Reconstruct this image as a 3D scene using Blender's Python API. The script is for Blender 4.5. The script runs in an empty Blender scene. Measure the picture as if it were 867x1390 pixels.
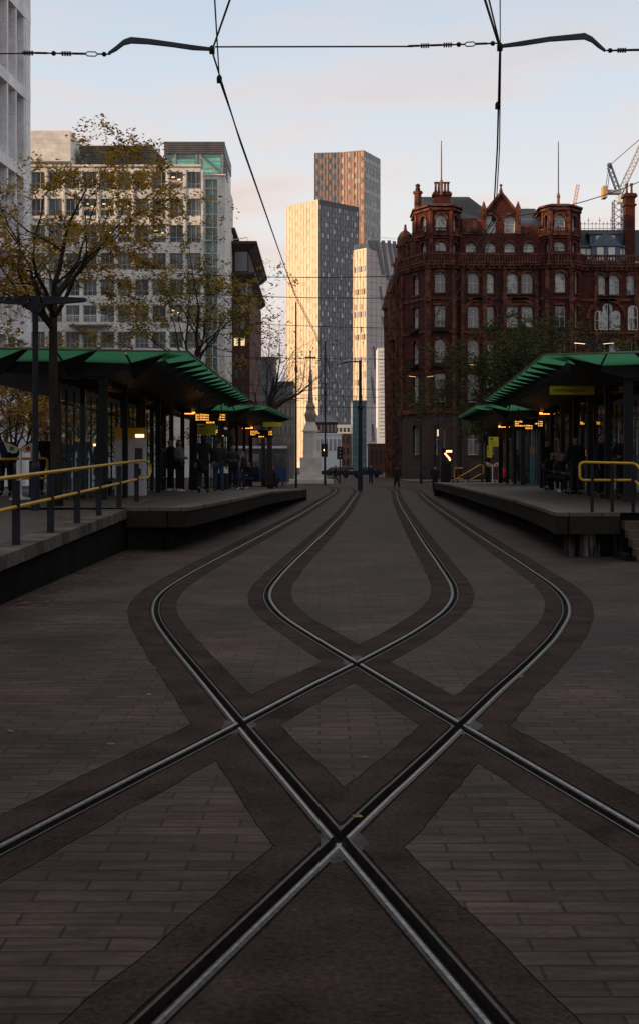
import bpy, bmesh, math, random
from mathutils import Vector, Matrix, noise
from mathutils.geometry import delaunay_2d_cdt
random.seed(7)
PI = math.pi; R = math.radians
sc = bpy.context.scene
COL = sc.collection
# ------------------------------------------------------------------ camera, sky, sun, exposure
FPX, CXP, YHP, CAMH = 1806.0, 433.5, 631.0, 1.73      # focal length in photo pixels, horizon row, eye height
cam = bpy.data.cameras.new('camera'); camo = bpy.data.objects.new('camera', cam); COL.objects.link(camo)
cam.sensor_fit = 'HORIZONTAL'; cam.sensor_width = 36; cam.lens = 36 * FPX / 867
cam.shift_y = -(695 - YHP) / 867
cam.clip_start = 0.1; cam.clip_end = 9000
camo.location = (0, 0, CAMH); camo.rotation_euler = (R(90), 0, 0)
sc.camera = camo
SUN_AZ = R(-108)      # measured from the viewing direction (+Y) towards +X: the sun stands low on the left, a little behind
SUN_EL = R(6.0)
world = bpy.data.worlds.new('World'); sc.world = world; world.use_nodes = True
nt = world.node_tree; nt.nodes.clear()
def wn(t, **k):
    n = nt.nodes.new(t)
    for a, b in k.items(): setattr(n, a, b)
    return n
L = nt.links.new
sky = wn('ShaderNodeTexSky', sky_type='NISHITA', sun_disc=False, sun_elevation=SUN_EL, sun_rotation=SUN_AZ, altitude=50, air_density=1.0, dust_density=1.2, ozone_density=1.0)
tc = wn('ShaderNodeTexCoord'); sep = wn('ShaderNodeSeparateXYZ'); L(tc.outputs['Generated'], sep.inputs[0])
# thin high cloud veil over the clear sky, pale blue aloft, creamy towards the skyline
elev = wn('ShaderNodeMapRange'); elev.inputs[1].default_value = 0.0; elev.inputs[2].default_value = 1.0
L(sep.outputs['Z'], elev.inputs[0])
veil = wn('ShaderNodeValToRGB'); L(elev.outputs[0], veil.inputs[0])
cr = veil.color_ramp; cr.elements[0].color = (9.9, 9.2, 8.9, 1); cr.elements[1].color = (7.6, 7.2, 6.9, 1)
e = cr.elements.new(0.18); e.color = (9.7, 9.5, 9.5, 1); e = cr.elements.new(0.28); e.color = (7.7, 8.6, 9.7, 1); e = cr.elements.new(0.37); e.color = (6.2, 7.4, 9.0, 1); e = cr.elements.new(0.6); e.color = (7.2, 7.1, 7.1, 1)
mixv = wn('ShaderNodeMix', data_type='RGBA'); mixv.inputs[0].default_value = 0.82
L(sky.outputs[0], mixv.inputs[6]); L(veil.outputs[0], mixv.inputs[7])
mp = wn('ShaderNodeMapping'); mp.inputs['Scale'].default_value = (2.6, 2.6, 11.0); mp.inputs['Location'].default_value = (0.35, 0.0, 0.52)
L(tc.outputs['Generated'], mp.inputs[0])
cn = wn('ShaderNodeTexNoise'); cn.inputs['Scale'].default_value = 1.7; cn.inputs['Detail'].default_value = 6; cn.inputs['Roughness'].default_value = 0.55
L(mp.outputs[0], cn.inputs['Vector'])
cm = wn('ShaderNodeMapRange'); cm.inputs[1].default_value = 0.46; cm.inputs[2].default_value = 0.60; L(cn.outputs[0], cm.inputs[0])
cf = wn('ShaderNodeMath', operation='MULTIPLY'); L(cm.outputs[0], cf.inputs[0])
low = wn('ShaderNodeMapRange'); low.inputs[1].default_value = 0.38; low.inputs[2].default_value = 0.19; low.inputs[3].default_value = 0.0; low.inputs[4].default_value = 0.9
L(sep.outputs['Z'], low.inputs[0]); L(low.outputs[0], cf.inputs[1])
ccol = wn('ShaderNodeValToRGB'); L(cn.outputs[0], ccol.inputs[0])
ccol.color_ramp.elements[0].position = 0.45; ccol.color_ramp.elements[0].color = (9.3, 7.3, 6.4, 1)
ccol.color_ramp.elements[1].position = 0.72; ccol.color_ramp.elements[1].color = (7.2, 6.3, 6.3, 1)
mixc = wn('ShaderNodeMix', data_type='RGBA'); L(cf.outputs[0], mixc.inputs[0]); L(mixv.outputs[2], mixc.inputs[6]); L(ccol.outputs[0], mixc.inputs[7])
bg = wn('ShaderNodeBackground'); bg.inputs['Strength'].default_value = 0.1; L(mixc.outputs[2], bg.inputs[0])
wo = wn('ShaderNodeOutputWorld'); L(bg.outputs[0], wo.inputs[0])
sl = bpy.data.lights.new('sun', 'SUN'); sl.energy = 5.0; sl.angle = R(0.5); sl.color = (1.0, 0.66, 0.36)
so = bpy.data.objects.new('sun', sl); COL.objects.link(so)
sd = Vector((math.sin(SUN_AZ) * math.cos(SUN_EL), math.cos(SUN_AZ) * math.cos(SUN_EL), math.sin(SUN_EL)))
so.rotation_euler = sd.to_track_quat('Z', 'Y').to_euler()
sc.view_settings.view_transform = 'Standard'; sc.view_settings.look = 'None'; sc.view_settings.gamma = 1
sc.view_settings.exposure = 0.0; sc.view_settings.use_curve_mapping = False
sc.render.engine = 'CYCLES'; sc.cycles.max_bounces = 6; sc.cycles.transparent_max_bounces = 16
sc.cycles.use_denoising = True

# ------------------------------------------------------------------ materials
MATS = {}
def mat(name, c1, c2=None, rough=0.7, metal=0.0, scale=3.0, bump=0.0, detail=4.0, spec=0.2, stretch=(1, 1, 1), emit=None, estr=0.0, lo=0.35, hi=0.65, bscale=None, trans=None):
    if name in MATS: return MATS[name]
    m = bpy.data.materials.new(name); m.use_nodes = True; t = m.node_tree; b = t.nodes['Principled BSDF']
    b.inputs['Roughness'].default_value = rough; b.inputs['Metallic'].default_value = metal
    b.inputs['Specular IOR Level'].default_value = spec
    geo = t.nodes.new('ShaderNodeNewGeometry'); mpn = t.nodes.new('ShaderNodeMapping'); mpn.inputs['Scale'].default_value = stretch
    t.links.new(geo.outputs['Position'], mpn.inputs[0])
    n = t.nodes.new('ShaderNodeTexNoise'); n.inputs['Scale'].default_value = scale; n.inputs['Detail'].default_value = detail; n.inputs['Roughness'].default_value = 0.6
    t.links.new(mpn.outputs[0], n.inputs['Vector'])
    r = t.nodes.new('ShaderNodeValToRGB'); r.color_ramp.elements[0].position = lo; r.color_ramp.elements[1].position = hi
    r.color_ramp.elements[0].color = (*c1, 1); r.color_ramp.elements[1].color = (*(c2 or c1), 1)
    t.links.new(n.outputs[0], r.inputs[0]); t.links.new(r.outputs[0], b.inputs['Base Color'])
    if bump:
        bn = n
        if bscale:
            bn = t.nodes.new('ShaderNodeTexNoise'); bn.inputs['Scale'].default_value = bscale; bn.inputs['Detail'].default_value = 4
            t.links.new(mpn.outputs[0], bn.inputs['Vector'])
        bu = t.nodes.new('ShaderNodeBump'); bu.inputs['Strength'].default_value = bump; bu.inputs['Distance'].default_value = 0.02
        t.links.new(bn.outputs[0], bu.inputs['Height']); t.links.new(bu.outputs[0], b.inputs['Normal'])
    if emit:
        b.inputs['Emission Color'].default_value = (*emit, 1); b.inputs['Emission Strength'].default_value = estr
    if trans is not None:
        tr = t.nodes.new('ShaderNodeBsdfTransparent'); mx = t.nodes.new('ShaderNodeMixShader'); mx.inputs[0].default_value = trans
        t.links.new(b.outputs[0], mx.inputs[1]); t.links.new(tr.outputs[0], mx.inputs[2])
        tr.inputs[0].default_value = (0.9, 0.95, 0.95, 1)
        t.links.new(mx.outputs[0], t.nodes['Material Output'].inputs['Surface'])
    MATS[name] = m
    return m
def brickmat(name, c1, c2, cm_, bw, bh, axis='XZ', rough=0.8, mortar=0.012, bump=0.4, spec=0.3, stain=None):
    """bricks, blocks or pavers laid in courses; axis says which plane the courses lie in"""
    m = bpy.data.materials.new(name); m.use_nodes = True; t = m.node_tree; b = t.nodes['Principled BSDF']
    geo = t.nodes.new('ShaderNodeNewGeometry'); s = t.nodes.new('ShaderNodeSeparateXYZ'); c = t.nodes.new('ShaderNodeCombineXYZ')
    t.links.new(geo.outputs['Position'], s.inputs[0])
    if axis == 'XY': t.links.new(s.outputs[0], c.inputs[0]); t.links.new(s.outputs[1], c.inputs[1])
    else:
        ad = t.nodes.new('ShaderNodeMath'); t.links.new(s.outputs[0], ad.inputs[0]); t.links.new(s.outputs[1], ad.inputs[1])
        t.links.new(ad.outputs[0], c.inputs[0]); t.links.new(s.outputs[2], c.inputs[1])
    br = t.nodes.new('ShaderNodeTexBrick'); br.inputs['Scale'].default_value = 1.0
    br.inputs['Brick Width'].default_value = bw; br.inputs['Row Height'].default_value = bh; br.inputs['Mortar Size'].default_value = mortar
    br.inputs['Color1'].default_value = (*c1, 1); br.inputs['Color2'].default_value = (*c2, 1); br.inputs['Mortar'].default_value = (*cm_, 1)
    t.links.new(c.outputs[0], br.inputs['Vector'])
    n = t.nodes.new('ShaderNodeTexNoise'); n.inputs['Scale'].default_value = 0.55; n.inputs['Detail'].default_value = 8; n.inputs['Roughness'].default_value = 0.65
    t.links.new(geo.outputs['Position'], n.inputs['Vector'])
    n2 = t.nodes.new('ShaderNodeTexNoise'); n2.inputs['Scale'].default_value = 28; n2.inputs['Detail'].default_value = 5
    t.links.new(geo.outputs['Position'], n2.inputs['Vector'])
    a1 = t.nodes.new('ShaderNodeMapRange'); a1.inputs[1].default_value = .3; a1.inputs[2].default_value = .7; a1.inputs[3].default_value = 0.72; a1.inputs[4].default_value = 1.22
    t.links.new(n.outputs[0], a1.inputs[0])
    a2 = t.nodes.new('ShaderNodeMapRange'); a2.inputs[1].default_value = .3; a2.inputs[2].default_value = .7; a2.inputs[3].default_value = 0.85; a2.inputs[4].default_value = 1.13
    t.links.new(n2.outputs[0], a2.inputs[0])
    mu = t.nodes.new('ShaderNodeMath'); mu.operation = 'MULTIPLY'; t.links.new(a1.outputs[0], mu.inputs[0]); t.links.new(a2.outputs[0], mu.inputs[1])
    vm = t.nodes.new('ShaderNodeVectorMath'); vm.operation = 'SCALE'; t.links.new(br.outputs['Color'], vm.inputs[0]); t.links.new(mu.outputs[0], vm.inputs['Scale'])
    out = vm.outputs[0]
    if stain:
        n3 = t.nodes.new('ShaderNodeTexNoise'); n3.inputs['Scale'].default_value = stain[0]; n3.inputs['Detail'].default_value = 7; n3.inputs['Roughness'].default_value = .7
        t.links.new(geo.outputs['Position'], n3.inputs['Vector'])
        mr = t.nodes.new('ShaderNodeMapRange'); mr.inputs[1].default_value = .62; mr.inputs[2].default_value = .7; mr.inputs[4].default_value = stain[2]
        t.links.new(n3.outputs[0], mr.inputs[0])
        mx = t.nodes.new('ShaderNodeMix'); mx.data_type = 'RGBA'; t.links.new(mr.outputs[0], mx.inputs[0]); t.links.new(out, mx.inputs[6]); mx.inputs[7].default_value = (*stain[1], 1)
        out = mx.outputs[2]
    t.links.new(out, b.inputs['Base Color'])
    b.inputs['Specular IOR Level'].default_value = spec
    rr = t.nodes.new('ShaderNodeMapRange'); rr.inputs[1].default_value = .3; rr.inputs[2].default_value = .7; rr.inputs[3].default_value = rough - .1; rr.inputs[4].default_value = rough + .08
    t.links.new(n.outputs[0], rr.inputs[0]); t.links.new(rr.outputs[0], b.inputs['Roughness'])
    if bump:
        sb = t.nodes.new('ShaderNodeMath'); sb.operation = 'MULTIPLY_ADD'; sb.inputs[1].default_value = -1.0
        hh = t.nodes.new('ShaderNodeMath'); hh.operation = 'MULTIPLY'; hh.inputs[1].default_value = 0.35; t.links.new(n2.outputs[0], hh.inputs[0])
        t.links.new(br.outputs['Fac'], sb.inputs[0]); t.links.new(hh.outputs[0], sb.inputs[2])
        bu = t.nodes.new('ShaderNodeBump'); bu.inputs['Strength'].default_value = bump; bu.inputs['Distance'].default_value = 0.01
        t.links.new(sb.outputs[0], bu.inputs['Height']); t.links.new(bu.outputs[0], b.inputs['Normal'])
    MATS[name] = m
    return m
def glass_green(name, c, tr=0.55):
    m = bpy.data.materials.new(name); m.use_nodes = True; t = m.node_tree; b = t.nodes['Principled BSDF']
    b.inputs['Base Color'].default_value = (*c, 1); b.inputs['Roughness'].default_value = .25
    tl = t.nodes.new('ShaderNodeBsdfTranslucent'); tl.inputs[0].default_value = (*c, 1)
    mx = t.nodes.new('ShaderNodeMixShader'); mx.inputs[0].default_value = tr
    t.links.new(b.outputs[0], mx.inputs[1]); t.links.new(tl.outputs[0], mx.inputs[2]); t.links.new(mx.outputs[0], t.nodes['Material Output'].inputs['Surface'])
    MATS[name] = m; return m

PAVER = brickmat('sett_paving', (.046, .0312, .0275), (.067, .0465, .0415), (.027, .019, .0168), .38, .135, 'XY', rough=.74, mortar=.007, bump=.8, spec=.10, stain=(2.3, (.023, .0165, .014), .7))
BED = mat('rail_surround_resin', (.019, .0130, .0116), (.066, .0455, .0405), rough=.9, scale=38, bump=1.0, bscale=70, detail=9, spec=.06, lo=.3, hi=.72)
STEEL = mat('polished_rail_steel', (.085, .078, .08), (.26, .245, .25), rough=.34, metal=1, scale=26, detail=7)
STEELD = mat('worn_rail_shoulder', (.022, .018, .017), (.07, .058, .054), rough=.5, metal=.6, scale=30, detail=7)
CASTST = mat('cast_crossing_steel', (.018, .016, .016), (.06, .054, .053), rough=.7, metal=.2, scale=7, bump=.3)
GRIME = mat('groove_grime', (.010, .009, .008), (.022, .018, .016), rough=.95, scale=20, spec=.1)
SEAL = mat('black_sealant', (.005, .005, .005), (.02, .015, .013), rough=.9, scale=14, spec=.05)
COPING = brickmat('granite_edge_stone', (.075, .060, .048), (.115, .092, .073), (.018, .014, .012), .62, 3.0, 'XY', rough=.75, mortar=.012, stain=(1.1, (.03, .024, .02), .6))
PLAT = brickmat('platform_paving', (.050, .043, .037), (.066, .056, .048), (.024, .02, .017), .6, .4, 'XY', rough=.66, mortar=.008, stain=(.8, (.035, .03, .025), .5))
EDGEC = brickmat('panelled_edge_concrete', (.020, .0165, .0135), (.030, .025, .020), (.006, .005, .005), 1.9, 4.0, 'XZ', rough=.85, mortar=.02, bump=.4, spec=.06, stain=(1.6, (.07, .06, .052), .5))  # dark base stands in for low ambient light, pale blotches are stains
CONC = mat('stained_concrete', (.005, .0045, .004), (.026, .021, .017), rough=.9, spec=.06, scale=1.3, stretch=(1, 1, .25), bump=.3, detail=8, bscale=12)  # streaks are stains; the overall darkness stands in for dim ambient light
LIME = mat('lime_streaked_concrete', (.008, .007, .0065), (.34, .32, .30), rough=.9, scale=3.6, stretch=(2.2, 2.2, .13), detail=9, lo=.5, hi=.74, spec=.05)
DARKM = mat('dark_grey_paint', (.006, .0065, .009), (.010, .0105, .013), rough=.5, scale=5)
BLACKM = mat('black_metal', (.008, .008, .009), (.014, .014, .015), rough=.5, scale=5)
POSTM = mat('blue_grey_post_paint', (.013, .0145, .022), (.020, .022, .030), rough=.5, scale=6)
YELP = mat('yellow_paint', (.52, .28, .02), (.62, .34, .03), rough=.38, scale=2)
YELS = mat('yellow_sign_face', (.52, .44, .03), (.60, .50, .04), rough=.5, scale=2)
GREYP = mat('light_grey_panel', (.46, .46, .50), (.54, .54, .57), rough=.5, scale=2)
WHITEP = mat('white_paint', (.62, .63, .63), (.74, .74, .73), rough=.5, scale=2)
REDP = mat('red_paint', (.42, .02, .02), (.5, .03, .025), rough=.5)
BLUEP = mat('blue_paint', (.012, .035, .12), (.018, .045, .15), rough=.4)
GLASS = mat('clear_shelter_glass', (.12, .16, .16), rough=.05, trans=.82)
GREEN = glass_green('green_canopy_glass', (.09, .36, .18), .55)
GREEN2 = glass_green('green_canopy_roof', (.01, .20, .09), .15)
AMBER = mat('amber_led', (.9, .4, .05), rough=.6, emit=(1, .42, .06), estr=2.6)
ORANGE = mat('orange_lamp', (.9, .4, .05), rough=.6, emit=(1, .30, .05), estr=3.2)
WARML = mat('warm_lamp', (.9, .7, .4), rough=.6, emit=(1, .62, .28), estr=4)
OFFL = mat('office_light', (.9, .7, .4), rough=.6, emit=(1, .70, .38), estr=.9)
STRIPL = mat('street_lamp_strip', (.9, .8, .6), rough=.6, emit=(1, .62, .32), estr=4)
SOFF = mat('timber_soffit_panel', (.24, .15, .075), (.36, .24, .13), rough=.6, scale=2)
TERRA = brickmat('red_terracotta_blocks', (.105, .027, .020), (.060, .019, .016), (.026, .012, .010), .62, .28, 'XZ', rough=.75, mortar=.02, bump=.6, spec=.12, stain=(.5, (.022, .013, .012), .8))
TERRAT = mat('carved_terracotta_trim', (.030, .012, .010), (.185, .068, .045), rough=.7, scale=1.5, spec=.12, bump=.6, bscale=5, detail=8)
GRAN = brickmat('polished_red_granite', (.070, .038, .034), (.048, .027, .025), (.018, .012, .012), 1.1, .55, 'XZ', rough=.5, mortar=.02, bump=.3)
SLATE = brickmat('roof_slate', (.035, .04, .05), (.055, .062, .075), (.02, .022, .028), .35, .22, 'XZ', rough=.45, mortar=.02, bump=.4)
LEAD = mat('lead_sheet', (.09, .11, .15), (.13, .155, .20), rough=.5, scale=2)
FRAME = mat('white_window_frame', (.66, .65, .62), (.74, .73, .70), rough=.6)
NET = mat('net_curtain_sky_pane', (.08, .095, .10), (.50, .52, .50), rough=.18, scale=1.3, spec=.5, stretch=(1, 1, .8), lo=.38, hi=.55)  # pale tone covers net curtains and sky reflections put into the colour
DPANE = mat('dark_window_pane', (.018, .022, .026), (.06, .07, .08), rough=.08, scale=.6, spec=.9)
STONE = brickmat('portland_stone', (.76, .725, .69), (.69, .66, .63), (.48, .46, .44), 1.15, .6, 'XZ', rough=.8, mortar=.01, bump=.2)
WSTONE = brickmat('white_cladding', (.76, .745, .76), (.71, .70, .715), (.46, .46, .46), 2.2, 3.3, 'XZ', rough=.6, mortar=.015, bump=.2)
LOUV = mat('grey_louvre', (.085, .085, .095), (.12, .12, .13), rough=.5, scale=1)
TEALG = mat('teal_glass', (.035, .085, .08), (.10, .22, .20), rough=.12, scale=.35, spec=.8)
REDBR = brickmat('red_brown_brick', (.105, .030, .022), (.08, .024, .018), (.05, .03, .025), .45, .15, 'XZ', rough=.8, mortar=.02, bump=.3)
NAVY = mat('navy_glass', (.02, .028, .045), (.045, .06, .09), rough=.2, scale=.3, spec=.8)
PALEST = mat('memorial_stone', (.56, .50, .46), (.68, .62, .57), rough=.85, scale=1.4, bump=.3, bscale=6)
BARK = mat('tree_bark', (.016, .012, .010), (.04, .03, .024), rough=.9, scale=9, stretch=(1, 1, .3), bump=.8)
LEAFY = mat('yellow_brown_leaf', (.29, .165, .016), (.50, .30, .028), rough=.6, scale=2.2)
LEAFG = mat('olive_green_leaf', (.045, .065, .018), (.11, .115, .025), rough=.6, scale=1.6)
LEAFO = mat('rust_leaf', (.22, .09, .02), (.30, .15, .03), rough=.6, scale=1.6)

for m_ in (LEAFY, LEAFG, LEAFO):      # thin leaves let some light through
    t = m_.node_tree; b = t.nodes['Principled BSDF']; tl = t.nodes.new('ShaderNodeBsdfTranslucent'); mx = t.nodes.new('ShaderNodeMixShader'); mx.inputs[0].default_value = .4
    t.links.new(b.inputs['Base Color'].links[0].from_socket, tl.inputs[0]); t.links.new(b.outputs[0], mx.inputs[1]); t.links.new(tl.outputs[0], mx.inputs[2]); t.links.new(mx.outputs[0], t.nodes['Material Output'].inputs['Surface'])
def wear(m, blotch, bscale, spots=None, streak=None):
    t = m.node_tree; b = t.nodes['Principled BSDF']; src = b.inputs['Base Color'].links[0].from_socket
    geo = t.nodes.new('ShaderNodeNewGeometry')
    def mul(src, scale, lo, hi, stretch=(1, 1, 1), det=6):
        mpn = t.nodes.new('ShaderNodeMapping'); mpn.inputs['Scale'].default_value = stretch; t.links.new(geo.outputs['Position'], mpn.inputs[0])
        n = t.nodes.new('ShaderNodeTexNoise'); n.inputs['Scale'].default_value = scale; n.inputs['Detail'].default_value = det; n.inputs['Roughness'].default_value = .62; t.links.new(mpn.outputs[0], n.inputs['Vector'])
        r = t.nodes.new('ShaderNodeMapRange'); r.inputs[1].default_value = .33; r.inputs[2].default_value = .67; r.inputs[3].default_value = lo; r.inputs[4].default_value = hi; t.links.new(n.outputs[0], r.inputs[0])
        v = t.nodes.new('ShaderNodeVectorMath'); v.operation = 'SCALE'; t.links.new(src, v.inputs[0]); t.links.new(r.outputs[0], v.inputs['Scale']); return v.outputs[0]
    src = mul(src, bscale, *blotch)
    if streak: src = mul(src, 2.2, streak[0], streak[1], (1.2, 9, 1), 8)
    if spots:
        vo = t.nodes.new('ShaderNodeTexVoronoi'); vo.inputs['Scale'].default_value = spots[0]; t.links.new(geo.outputs['Position'], vo.inputs['Vector'])
        for thr, col in ((spots[1], spots[2]),):
            r = t.nodes.new('ShaderNodeMapRange'); r.inputs[1].default_value = thr; r.inputs[2].default_value = thr * .6; r.inputs[4].default_value = .8; t.links.new(vo.outputs['Distance'], r.inputs[0])
            mx = t.nodes.new('ShaderNodeMix'); mx.data_type = 'RGBA'; t.links.new(r.outputs[0], mx.inputs[0]); t.links.new(src, mx.inputs[6]); mx.inputs[7].default_value = (*col, 1); src = mx.outputs[2]
    t.links.new(src, b.inputs['Base Color'])
wear(PAVER, (.60, 1.38), .55, (1.15, .026, (.085, .075, .07)), (.62, 1.38)); wear(BED, (.6, 1.45), 2.1)
# ------------------------------------------------------------------ mesh helpers
def at(px, py, Y):
    """world point at distance Y that the photo shows at pixel (px, py); used to measure real positions"""
    return Vector(((px - CXP) * Y / FPX, Y, CAMH + (YHP - py) * Y / FPX))
def X(px, Y): return (px - CXP) * Y / FPX
def Zh(py, Y): return CAMH + (YHP - py) * Y / FPX
class MB:
    def __init__(s): s.v = []; s.f = []; s.mi = []; s.m = 0
    def add(s, vs, fs):
        b = len(s.v); s.v += [tuple(v) for v in vs]; s.f += [tuple(i + b for i in f) for f in fs]; s.mi += [s.m] * len(fs); return s
    def box(s, x0, x1, y0, y1, z0, z1):
        return s.add([(x0, y0, z0), (x1, y0, z0), (x1, y1, z0), (x0, y1, z0), (x0, y0, z1), (x1, y0, z1), (x1, y1, z1), (x0, y1, z1)],
                     [(0, 3, 2, 1), (4, 5, 6, 7), (0, 1, 5, 4), (1, 2, 6, 5), (2, 3, 7, 6), (3, 0, 4, 7)])
    def fbox(s, O, U, N, u0, u1, n0, n1, z0, z1):
        """box in a facade frame: U along the wall, N outwards"""
        P = lambda u, n, z: (O[0] + U[0] * u + N[0] * n, O[1] + U[1] * u + N[1] * n, z)
        return s.add([P(u0, n0, z0), P(u1, n0, z0), P(u1, n1, z0), P(u0, n1, z0), P(u0, n0, z1), P(u1, n0, z1), P(u1, n1, z1), P(u0, n1, z1)],
                     [(0, 3, 2, 1), (4, 5, 6, 7), (0, 1, 5, 4), (1, 2, 6, 5), (2, 3, 7, 6), (3, 0, 4, 7)])
    def prism(s, poly, z0, z1):
        n = len(poly)
        top = z1 if callable(z1) else (lambda x, y: z1); bot = z0 if callable(z0) else (lambda x, y: z0)
        vs = [(x, y, bot(x, y)) for x, y in poly] + [(x, y, top(x, y)) for x, y in poly]
        return s.add(vs, [tuple(range(n))[::-1], tuple(range(n, 2 * n))] + [(i, (i + 1) % n, n + (i + 1) % n, n + i) for i in range(n)])
    def cone(s, x, y, z0, z1, r0, r1, n=10, rot=0):
        vs = []
        for z, r in ((z0, r0), (z1, r1)):
            for i in range(n):
                a = rot + 2 * PI * i / n; vs.append((x + r * math.cos(a), y + r * math.sin(a), z))
        return s.add(vs, [tuple(range(n))[::-1], tuple(range(n, 2 * n))] + [(i, (i + 1) % n, n + (i + 1) % n, n + i) for i in range(n)])
    def lathe(s, x, y, prof, n=12, rot=0):
        vs = []; fs = []
        for r, z in prof:
            for i in range(n):
                a = rot + 2 * PI * i / n; vs.append((x + r * math.cos(a), y + r * math.sin(a), z))
        for k in range(len(prof) - 1):
            for i in range(n): fs.append((k * n + i, k * n + (i + 1) % n, (k + 1) * n + (i + 1) % n, (k + 1) * n + i))
        fs.append(tuple(range(n))[::-1]); fs.append(tuple(range((len(prof) - 1) * n, len(prof) * n)))
        return s.add(vs, fs)
    def tube(s, pts, r, n=6, cap=True):
        pts = [Vector(p) for p in pts]; m = len(pts)
        rr = r if isinstance(r, (list, tuple)) else [r] * m
        vs = []; up = None
        for k, p in enumerate(pts):
            d = (pts[min(k + 1, m - 1)] - pts[max(k - 1, 0)])
            if d.length < 1e-9: d = Vector((0, 0, 1))
            d.normalize()
            if up is None:
                up = Vector((0, 0, 1)) if abs(d.z) < .9 else Vector((1, 0, 0))
            a = d.cross(up)
            if a.length < 1e-6: a = d.cross(Vector((1, 0.3, 0)))
            a.normalize(); b = a.cross(d); up = b
            for i in range(n):
                t = 2 * PI * i / n; vs.append(p + a * (rr[k] * math.cos(t)) + b * (rr[k] * math.sin(t)))
        fs = [(k * n + i, (k + 1) * n + i, (k + 1) * n + (i + 1) % n, k * n + (i + 1) % n) for k in range(m - 1) for i in range(n)]
        if cap: fs += [tuple(range(n)), tuple(range((m - 1) * n, m * n))[::-1]]
        return s.add(vs, fs)
    def ball(s, c, r, n=8, sx=1, sy=1, sz=1):
        vs = []; fs = []; m = n // 2 + 1
        for k in range(m + 1):
            t = PI * k / m
            for i in range(n):
                a = 2 * PI * i / n; vs.append((c[0] + r * sx * math.sin(t) * math.cos(a), c[1] + r * sy * math.sin(t) * math.sin(a), c[2] + r * sz * math.cos(t)))
        for k in range(m):
            for i in range(n): fs.append((k * n + i, (k + 1) * n + i, (k + 1) * n + (i + 1) % n, k * n + (i + 1) % n))
        return s.add(vs, fs)
    def quad(s, a, b, c, d): return s.add([a, b, c, d], [(0, 1, 2, 3)])
    def build(s, name, mats, parent=None, smooth=False, weld=False):
        me = bpy.data.meshes.new(name); off = Vector((0, 0, 0)); p = parent
        while p is not None: off += p.location; p = p.parent
        me.from_pydata([(v[0] - off.x, v[1] - off.y, v[2] - off.z) for v in s.v], [], s.f)
        if not isinstance(mats, (list, tuple)): mats = [mats]
        for m in mats: me.materials.append(m)
        if len(mats) > 1: me.polygons.foreach_set('material_index', s.mi)
        if smooth: me.polygons.foreach_set('use_smooth', [True] * len(me.polygons))
        me.update()
        if weld:
            bm = bmesh.new(); bm.from_mesh(me); bmesh.ops.remove_doubles(bm, verts=bm.verts, dist=1e-4); bmesh.ops.recalc_face_normals(bm, faces=bm.faces); bm.to_mesh(me); bm.free()
        o = bpy.data.objects.new(name, me); COL.objects.link(o)
        if parent is not None: o.parent = parent
        return o
def tag(o, label=None, cat=None, group=None, kind=None):
    if label: o['label'] = label
    if cat: o['category'] = cat
    if group: o['group'] = group
    if kind: o['kind'] = kind
    return o
def empty(name, loc, label=None, cat=None, group=None, rz=0):
    o = bpy.data.objects.new(name, None); COL.objects.link(o); o.location = loc; o.rotation_euler = (0, 0, rz); o.empty_display_size = .2
    return tag(o, label, cat, group)
def copy_tree(o, parent=None):
    c = o.copy(); COL.objects.link(c)
    if parent is not None: c.parent = parent
    for ch in list(o.children): copy_tree(ch, c)
    return c
def font_mesh(name, text, size, matl, parent, loc, rot=(R(90), 0, 0), align='LEFT', extr=0.002, sx=1.0):
    cu = bpy.data.curves.new('tmp_text', 'FONT'); cu.body = text; cu.size = size; cu.extrude = extr; cu.align_x = align; cu.resolution_u = 2
    t = bpy.data.objects.new('tmp_text', cu); COL.objects.link(t)
    bpy.context.view_layer.update()
    me = bpy.data.meshes.new_from_object(t.evaluated_get(bpy.context.evaluated_depsgraph_get()))
    bpy.data.objects.remove(t); bpy.data.curves.remove(cu)
    M = Matrix.Translation(loc) @ Matrix.Rotation(rot[2], 4, 'Z') @ Matrix.Rotation(rot[0], 4, 'X') @ Matrix.Scale(sx, 4, (1, 0, 0))
    off = Vector((0, 0, 0)); p = parent
    while p is not None: off += p.location; p = p.parent
    me.transform(Matrix.Translation(-off) @ M); me.materials.clear(); me.materials.append(matl)
    o = bpy.data.objects.new(name, me); COL.objects.link(o); o.parent = parent
    return o

# ------------------------------------------------------------------ tracks and ground (one planar partition, so nothing overlaps)
def catmull(P, step):
    out = []
    P = [Vector(p) for p in P]; Q = [P[0] * 2 - P[1]] + P + [P[-1] * 2 - P[-2]]
    for i in range(1, len(Q) - 2):
        a, b, c, d = Q[i - 1], Q[i], Q[i + 1], Q[i + 2]; n = max(1, int((c - b).length / step((b.y + c.y) / 2)))
        for k in range(n):
            t = k / n
            out.append(.5 * ((2 * b) + (c - a) * t + (2 * a - 5 * b + 4 * c - d) * t * t + (3 * b - a - 3 * c + d) * t ** 3))
    out.append(P[-1]); return out
TB = [(1.99, .95), (1.75, 2.0), (.641, 6.907), (.286, 8.467), (.046, 9.541), (-.170, 10.517), (-.386, 11.493), (-.603, 12.469), (-.832, 13.543), (-1.032, 14.514), (-1.195, 15.471), (-1.322, 16.519),
      (-1.392, 17.475), (-1.412, 18.539), (-1.39, 19.509), (-1.333, 20.995), (-1.26, 22.5), (-1.154, 24.5), (-1.008, 27), (-.839, 30), (-.61, 34), (-.30, 40), (.03, 46), (.40, 54), (.74, 62), (1.08, 70),
      (1.7, 85), (1.8, 100), (0.3, 114), (-4.2, 127), (-12, 136), (-30, 142), (-60, 143)]
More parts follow.
